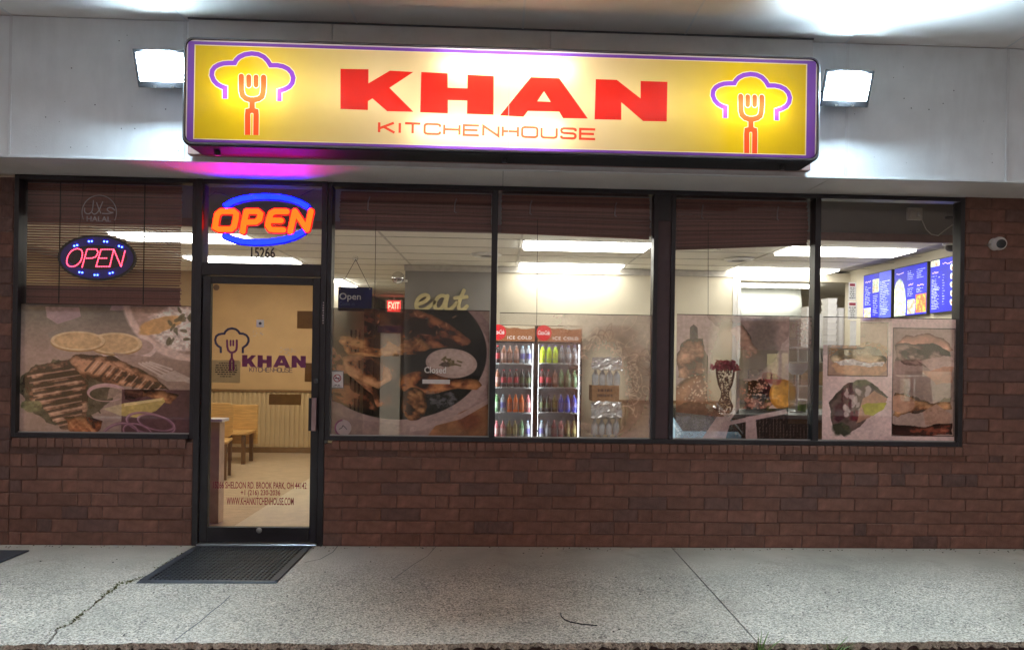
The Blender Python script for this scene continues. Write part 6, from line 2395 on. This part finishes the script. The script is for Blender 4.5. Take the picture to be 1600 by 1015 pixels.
def cooler(lab, u0, u1):
    x0, x1 = at(u0, 600, CYF).x, at(u1, 600, CYF).x
    t = thing('drink_cooler', lab, 'drink cooler', ((x0 + x1) / 2, CYF, 0), 'drink coolers')
    z1 = 1.925
    bx('side', M['cool_case'], t, x0, x0 + .02, CYF + .05, 4.0, .06, z1)
    bx('side', M['cool_case'], t, x1 - .02, x1, CYF + .05, 4.0, .06, z1)
    bx('back', M['cool_in'], t, x0 + .021, x1 - .021, 3.96, 4.0, .06, z1)
    bx('roof', M['cool_case'], t, x0 + .021, x1 - .021, CYF + .05, 3.959, z1 - .03, z1)
    bx('base', M['cool_case'], t, x0 + .021, x1 - .021, CYF + .05, 3.959, .06, .30)
    bx('header', E_HEAD, t, x0 + .01, x1 - .01, CYF + .01, CYF + .049, 1.722, z1 - .008)
    sw_ = smooth_path([(x0 + .13, z1 - .01), (x0 + .2, z1 - .045), (x0 + .3, z1 - .03), (x0 + .4, z1 - .055), (x1 - .012, z1 - .035)], 1)
    shape('header_wave', E_HEADT, t, [sw_ + [(x1 - .012, z1 - .009), (x0 + .13, z1 - .009)]], CYF + .006, .003)
    shape('header_disc', E_CREST, t, [[p for p in circle(x0 + .085, 1.83, .098, 26)]], CYF + .002, .004)
    text('script_lettering', E_LET, t, 'Coca-Cola', x0 + .012, x0 + .158, 1.805, 1.86, CYF + .0005, .001, offset=.01, shear=.3, space=.86)
    text('header_lettering', E_LET, t, 'ICE COLD', x0 + .20, x1 - .05, 1.745, 1.785, CYF + .0055, .001, offset=.01, space=1.2)
    d = bx('door_frame', M['cool_case'], t, x0 + .001, x0 + .022, CYF, CYF + .045, .30, 1.72)
    MB().box(x1 - .022, x1 - .001, CYF, CYF + .045, .30, 1.72).box(x0 + .023, x1 - .023, CYF, CYF + .045, .30, .33).box(x0 + .023, x1 - .023, CYF, CYF + .045, 1.70, 1.72).build('door_frame', M['cool_case'], t)
    bx('door_pane', M['clear'], t, x0 + .023, x1 - .023, CYF + .015, CYF + .02, .331, 1.699)
    for x in (x0 + .024, x1 - .034):
        bx('light_strip', E_COOL, t, x, x + .003, CYF + .055, CYF + .09, .34, 1.69)
    bx('added_top_light', E_COOL, t, x0 + .04, x1 - .04, CYF + .06, CYF + .09, 1.706, 1.715)  # unseen light added to brighten the inside of the cooler
    for zz in (1.31, .98, .66):
        bx('shelf_light', E_COOL, t, x0 + .05, x1 - .05, CYF + .08, CYF + .095, zz - .0, zz + .006) if False else None
    levels = [at((u0 + u1) / 2, v, CYF + .1).z for v in (567, 604.5, 643.5, 684)] + [.36]
    for z in levels:
        bx('shelf', M['wire'], t, x0 + .036, x1 - .036, CYF + .075, 3.95, z - .018, z, .002)
        bx('shelf_rail', M['steel'], t, x0 + .036, x1 - .036, CYF + .070, CYF + .074, z + .045, z + .05)
    return x0 + .04, x1 - .04, levels


BM = {}


def liquid(name, col, label_col, cap_col):
    return [pmat(name + '_drink', col, 0.15, 0, 0.1, 20), pmat(name + '_label', label_col, 0.4), pmat(name + '_cap', cap_col, 0.4)]


KINDS = {
    'cola': liquid('cola', (0.035, 0.012, 0.010), (0.45, 0.04, 0.05), (0.5, 0.03, 0.03)),
    'clear': liquid('water', (0.42, 0.46, 0.50), (0.16, 0.15, 0.42), (0.55, 0.75, 0.85)),
    'lime': liquid('lime', (0.55, 0.70, 0.02), (0.62, 0.72, 0.03), (0.14, 0.10, 0.35)),
    'grey': liquid('silver', (0.20, 0.19, 0.20), (0.42, 0.42, 0.45), (0.10, 0.09, 0.22)),
    'orange': liquid('orange', (0.75, 0.15, 0.02), (0.75, 0.22, 0.10), (0.6, 0.12, 0.04)),
    'green': liquid('green', (0.16, 0.30, 0.14), (0.40, 0.55, 0.36), (0.4, 0.5, 0.3)),
    'dark': liquid('dark', (0.03, 0.035, 0.03), (0.10, 0.13, 0.05), (0.10, 0.05, 0.05)),
    'blue': liquid('blue', (0.10, 0.14, 0.75), (0.25, 0.25, 0.70), (0.3, 0.3, 0.6)),
    'tea': liquid('tea', (0.30, 0.12, 0.07), (0.50, 0.30, 0.26), (0.45, 0.30, 0.25)),
    'olive': liquid('olive', (0.20, 0.16, 0.05), (0.35, 0.28, 0.10), (0.35, 0.25, 0.1)),
    'pink': liquid('pink', (0.45, 0.14, 0.15), (0.55, 0.35, 0.32), (0.5, 0.2, 0.2)),
}
WORD = {'cola': 'dark cola', 'clear': 'clear water', 'lime': 'bright lime yellow', 'grey': 'silver grey', 'orange': 'orange soda', 'green': 'pale green',
        'dark': 'blackish green', 'blue': 'blue', 'tea': 'reddish brown', 'olive': 'olive brown', 'pink': 'pink'}


def bottle_mesh(kind):
    r = .036
    mb = MB()
    mb.lathe([(r * .92, 0), (r, .006), (r, .055)], (0, 0, 0), 12, 0)
    mb.lathe([(r * 1.01, .0555), (r * 1.01, .125)], (0, 0, 0), 12, 1)
    mb.lathe([(r, .1255), (r * .98, .145), (r * .6, .178), (r * .36, .196), (r * .36, .206)], (0, 0, 0), 12, 0)
    mb.lathe([(r * .42, .2065), (r * .42, .222)], (0, 0, 0), 12, 2)
    return mb.mesh('bottle', KINDS[kind], smooth=True)


BMESH = {k: bottle_mesh(k) for k in KINDS}
ROWS = ['top', 'second', 'third', 'fourth', 'bottom']
STOCK = {
    'left': [['cola', 'tea', 'tea', 'tea', 'clear', 'clear'], ['tea', 'cola', 'cola', 'cola', 'dark', 'dark'], ['green', 'clear', 'orange', 'orange', 'orange', 'pink'],
             ['pink', 'pink', 'olive', 'olive', 'green', 'clear'], ['pink', 'pink', 'tea', 'tea', 'clear', 'clear']],
    'right': [['lime', 'lime', 'lime', 'grey', 'grey', 'grey'], ['cola', 'cola', 'tea', 'green', 'green', 'green'], ['dark', 'dark', 'olive', 'blue', 'blue', 'blue'],
              ['clear', 'grey', 'pink', 'pink', 'olive', 'olive'], ['clear', 'clear', 'pink', 'olive', 'olive', 'olive']],
}
for side, lab, (u0, u1) in (('left', 'lit double shelf drink cooler on the left, half hidden by the mullion', (767, 836)), ('right', 'lit drink cooler on the right with lime yellow bottles on top', (838, 909))):
    x0, x1, lv = cooler(lab, u0, u1)
    for r, z in enumerate(lv[:5]):
        zt = z
        for k, kd in enumerate(STOCK[side][r]):
            x = x0 + (k + .5) * (x1 - x0) / 6
            for depth in range(1):
                o = link('bottle', BMESH[kd], None, (x + random.uniform(-.004, .004), CYF + .125 + random.uniform(-.006, .01), zt + .0005))
                o.scale = (1, 1, random.uniform(.98, 1.02))
                o.rotation_euler.z = random.uniform(0, 6)
                row = STOCK[side][r]
                nk, ik = row.count(kd), row[:k].count(kd)
                pos = '' if nk == 1 else ('left' if ik == 0 else 'right') + ' one of two ' if nk == 2 else ('leftmost', 'middle', 'rightmost')[ik] + ' of three '
                tag(o, pos + '%s bottle%s on the %s shelf of the %s drink cooler' % (WORD[kd], 's' if nk > 1 else '', ROWS[r], side), 'bottle', 'bottles %s on the %s shelf of the %s cooler' % (kd, ROWS[r], side))

# ---- water packs stacked right of the coolers
M['wrap'] = pmat('shrink_wrap', (0.62, 0.62, 0.64), 0.15, 0.35, 0.25, 25, 1.0, 30)
M['box_brown'] = pmat('brown_cardboard', (0.30, 0.17, 0.085), 0.8)
xa, xb = at(925, 620, 3.3).x, at(970, 620, 3.3).x
ZS = [at(945, v, 3.3).z for v in (684, 627, 602, 558)]
for k, (lab, z0, z1) in enumerate((('shrink wrapped pack of clear water bottles at the foot of the stack', .36, ZS[1]), ('brown carton in the middle of the drink stack', ZS[1] + .002, ZS[2]),
                                   ('crumpled shrink wrapped pack on top of the drink stack', ZS[2] + .002, ZS[3]))):
    t = thing('drink_pack', lab, 'drink pack', ((xa + xb) / 2, 3.5, z0), 'drink packs stacked beside the coolers')
    if k == 1:
        bx('carton', M['box_brown'], t, xa, xb - .02, 3.3, 3.62, z0, z1, .004)
        print_lines(t, 929, 606, 962, 622, 2, 3.2995, M['rackbrown'], 9, .5)
    else:
        r = random.Random(k + 3)
        w, n_ = xb - xa, 4
        hb_ = .20
        zz = z0
        layer = 0
        while zz < z1 - .1:
            hb2_ = min(hb_, z1 - zz)
            for i in range(n_):
                x = xa + (i + .5) * w / n_
                MB().lathe([(w / n_ * .46, zz + .001), (w / n_ * .47, zz + hb2_ * .6), (w / n_ * .2, zz + hb2_ * .86), (w / n_ * .2, zz + hb2_ * .97)], (x, 3.36, 0), 10).build('bottle', KINDS['clear'][0], t, smooth=True)
            zz += hb2_
            layer += 1
        # loose wrap over the upper part
        mb = MB()
        nx, nz = 10, 7
        zw0 = z1 - (.20 if k == 0 else .16)
        g = []
        for j in range(nz + 1):
            for i in range(nx + 1):
                g.append((xa - .01 + (w + .02) * i / nx + r.uniform(-.008, .008), 3.295 - r.uniform(0, .03), zw0 + (z1 - zw0) * j / nz + r.uniform(-.01, .012)))
        m_ = len(g)
        g += [(x, y + .012, z) for x, y, z in g]
        F = []
        for j in range(nz):
            for i in range(nx):
                q = j * (nx + 1) + i
                F += [(q, q + 1, q + nx + 2, q + nx + 1), (q + m_, q + nx + 1 + m_, q + nx + 2 + m_, q + 1 + m_)]
        mb.add(g, F)
        mb.build('wrap', M['wrap'], t)
st = thing('pallet_block', 'low dark block under the drink packs', 'block', ((xa + xb) / 2, 3.5, 0))
bx('block', M['cool_case'], st, xa, xb, 3.3, 3.65, 0, .358, .004)

# ================================================================== OUTSIDE THINGS
# door mat: rubber rim with a lattice of bars
P0, P1, P2, P3 = atz(305, 854, .004), atz(489, 853, .004), atz(432, 911, .004), atz(213, 911, .004)
mat_ = thing('door_mat', 'black rubber lattice mat on the pavement at the door', 'door mat', ((P0.x + P1.x) / 2, -.5, 0))
mx0, mx1, my0, my1 = -2.365, -1.455, -.970, -.030
MB().hexa([(mx0, my0, .001), (mx1, my0, .001), (mx1, my0 + .045, .001), (mx0, my0 + .045, .001), (mx0 + .01, my0 + .012, .011), (mx1 - .01, my0 + .012, .011), (mx1 - .03, my0 + .045, .013), (mx0 + .03, my0 + .045, .013)]).build('rim', M['rubber'], mat_)
MB().hexa([(mx0, my1 - .045, .001), (mx1, my1 - .045, .001), (mx1, my1, .001), (mx0, my1, .001), (mx0 + .03, my1 - .045, .013), (mx1 - .03, my1 - .045, .013), (mx1 - .01, my1 - .012, .011), (mx0 + .01, my1 - .012, .011)]).build('rim', M['rubber'], mat_)
for a, b in ((mx0, mx0 + .05), (mx1 - .05, mx1)):
    MB().box(a + .001, b - .001, my0 + .0455, my1 - .0455, .001, .0125).build('rim', M['rubber'], mat_, bevel=.004)
lat = MB()
nx, ny = 26, 22
for k in range(nx + 1):
    x = mx0 + .05 + (mx1 - mx0 - .10) * k / nx
    lat.box(x - .0055, x + .0055, my0 + .046, my1 - .046, .003, .0115)
for k in range(ny + 1):
    y = my0 + .046 + (my1 - my0 - .092) * k / ny
    lat.box(mx0 + .051, mx1 - .051, y - .0055, y + .0055, .002, .0102)
lo = lat.build('lattice', M['rubber'], mat_)
lo['kind'] = 'stuff'
M['mat_base'] = pmat('dusty_mat_base', (0.004, 0.004, 0.005), 0.9)
bx('backing', M['mat_base'], mat_, mx0 + .05, mx1 - .05, my0 + .045, my1 - .045, .0005, .0018)
# dark mat of the next shop at the left edge
m2_ = thing('door_mat', 'dark grey mat corner at the far left of the pavement', 'door mat', (-4.4, -.3, 0))
a = atz(46, 860, .004)
MB().box(-5.0, a.x, a.y - .52, a.y, .001, .011).build('sheet', M['rubber'], m2_, bevel=.003)
MB().box(-4.99, a.x - .01, a.y - .51, a.y - .01, .0115, .013).build('carpet', M['lamp_grey'], m2_)

# bent wire on the pavement
wire = thing('bent_wire', 'thin black bent wire lying on the pavement', 'wire', tuple(atz(905, 968, 0)))
MB().tube([atz(u, v, .004) for u, v in ((876, 957), (877, 962), (882, 967), (892, 971), (908, 974), (922, 975.5), (933, 976.5))], .0035, 6).build('wire', M['black'], wire)

# security camera on the right brick wall
q = at(1555, 382, 0)
scm = thing('security_camera', 'white turret security camera on the brick beside the last window', 'security camera', (q.x, -.002, q.z))
MB().lathe([(.052, 0), (.052, -.018), (.045, -.024)], (-.01, 0, 0), 20, axis='y').build('base', M['white'], scm, smooth=True, local=True)
ball = MB()
prof = [(.056 * math.sin(math.radians(t)), -.056 * math.cos(math.radians(t))) for t in range(176, 34, -10)]
ball.lathe(prof, (0, 0, 0), 20, axis='y')
Rz = Matrix.Rotation(math.radians(-14), 3, 'Z') @ Matrix.Rotation(math.radians(10), 3, 'X')
ball.v = [tuple(Rz @ Vector(v) + Vector((0, -.045, 0))) for v in ball.v]
ball.build('shell', M['white'], scm, smooth=True, local=True)
eye = MB().lathe([(.036, -.040), (.036, -.0475), (.028, -.051), (.012, -.053)], (0, 0, 0), 18, axis='y')
eye.v = [tuple(Rz @ Vector(v) + Vector((0, -.045, 0))) for v in eye.v]
eye.build('lens_window', M['black'], scm, smooth=True, local=True)
MB().lathe([(.009, 0), (.009, -.03)], (-.062, 0, -.005), 8, axis='y').build('cable_gland', M['steel'], scm, local=True)

# weeds along the kerb and in the crack
M['weed'] = pmat('weed_green', (0.12, 0.22, 0.05), 0.7, 0, 0.3, 30)
M['moss'] = pmat('moss', (0.10, 0.105, 0.035), 0.9, 0, 0.4, 60)
rw = random.Random(21)


def weed(u, v, h, n_, lab, group=None):
    q = at(u, 1010, -2.03)
    h += .05
    t = thing('weed', lab, 'weed', (q.x, q.y, -.149), group)
    for k in range(n_):
        an = rw.uniform(0, 6.28)
        ln = h * rw.uniform(.6, 1.1)
        lean = rw.uniform(.15, .7)
        pts = []
        d = Vector((math.cos(an), math.sin(an) * .6, 0))
        s = Vector((-d.y, d.x, 0))
        mb = MB()
        prev = None
        L_, Rr = [], []
        for i in range(5):
            f = i / 4
            c = d * (lean * ln * f * f) + Vector((0, 0, ln * f * (1 - .25 * lean * f)))
            w = .006 * (math.sin(math.pi * min(1, f * .92 + .08)) + .1)
            L_.append(c - s * w)
            Rr.append(c + s * w + Vector((0, 0, .002)))
        mb.add(L_ + Rr, [(i, i + 1, i + 6, i + 5) for i in range(4)])
        mb.build('leaf', M['weed'], t, local=True)


for u, h, n_, lab in ((1150, .10, 4, 'tiny weed at the kerb left of the joint'), (1162, .12, 6, 'leafy weed at the kerb just left of the pavement joint'), (1186, .17, 9, 'largest leafy weed at the kerb, at the pavement joint'),
                      (1203, .13, 6, 'small weed at the kerb just right of the pavement joint'), (1224, .12, 4, 'sparse weed at the kerb right of the joint weeds'),
                      (1297, .18, 9, 'bushy weed at the kerb standing alone right of the joint'), (1446, .08, 3, 'thin weed at the kerb toward the right'), (1482, .08, 3, 'rightmost thin weed at the kerb'),
                      (820, .07, 3, 'short weed at the kerb below the bent wire'), (845, .08, 3, 'second short weed at the kerb below the bent wire')):
    weed(u, 1030, h, n_, lab)
ms = MB()
for k in range(420):
    i = rw.random()
    j = int(i * (len(CR) - 1))
    x, y = CR[j]
    dense = math.exp(-((y + 1.05) / .18) ** 2) + math.exp(-((y + 1.62) / .10) ** 2) + .15
    if rw.random() > dense:
        continue
    c = Vector((x + rw.gauss(0, .010), y + rw.gauss(0, .02), rw.uniform(.0, .008)))
    d1 = Vector((rw.gauss(0, 1), rw.gauss(0, 1), rw.gauss(0, .6))).normalized() * rw.uniform(.004, .011)
    d2 = d1.cross(Vector((rw.gauss(0, 1), rw.gauss(0, 1), rw.gauss(0, 1)))).normalized() * rw.uniform(.003, .007)
    ms.add([c - d1, c + d2, c + d1, c - d2], [(0, 1, 2, 3)])
o = ms.build('moss', M['moss'])
tag(o, 'green moss and grass growing in the pavement crack', 'moss', kind='stuff')
# grit and leaf crumbs by the wall
gr = MB()
for k in range(260):
    y = -abs(rw.gauss(0, .05)) - .02 if k < 170 else rw.uniform(-1.9, -.1)
    x = rw.uniform(-3.9, 4.4)
    if mx0 < x < mx1 and my0 < y:
        continue
    s = rw.uniform(.003, .009)
    gr.add([(x - s, y, .001), (x, y - s * .7, .001), (x + s, y, .002), (x, y + s * .5, s * .6 + .001)], [(0, 1, 3), (1, 2, 3), (2, 0, 3)])
o = gr.build('grit', M['kerb_dirt'])
tag(o, 'dark grit and crumbs scattered on the pavement', 'grit', kind='stuff')
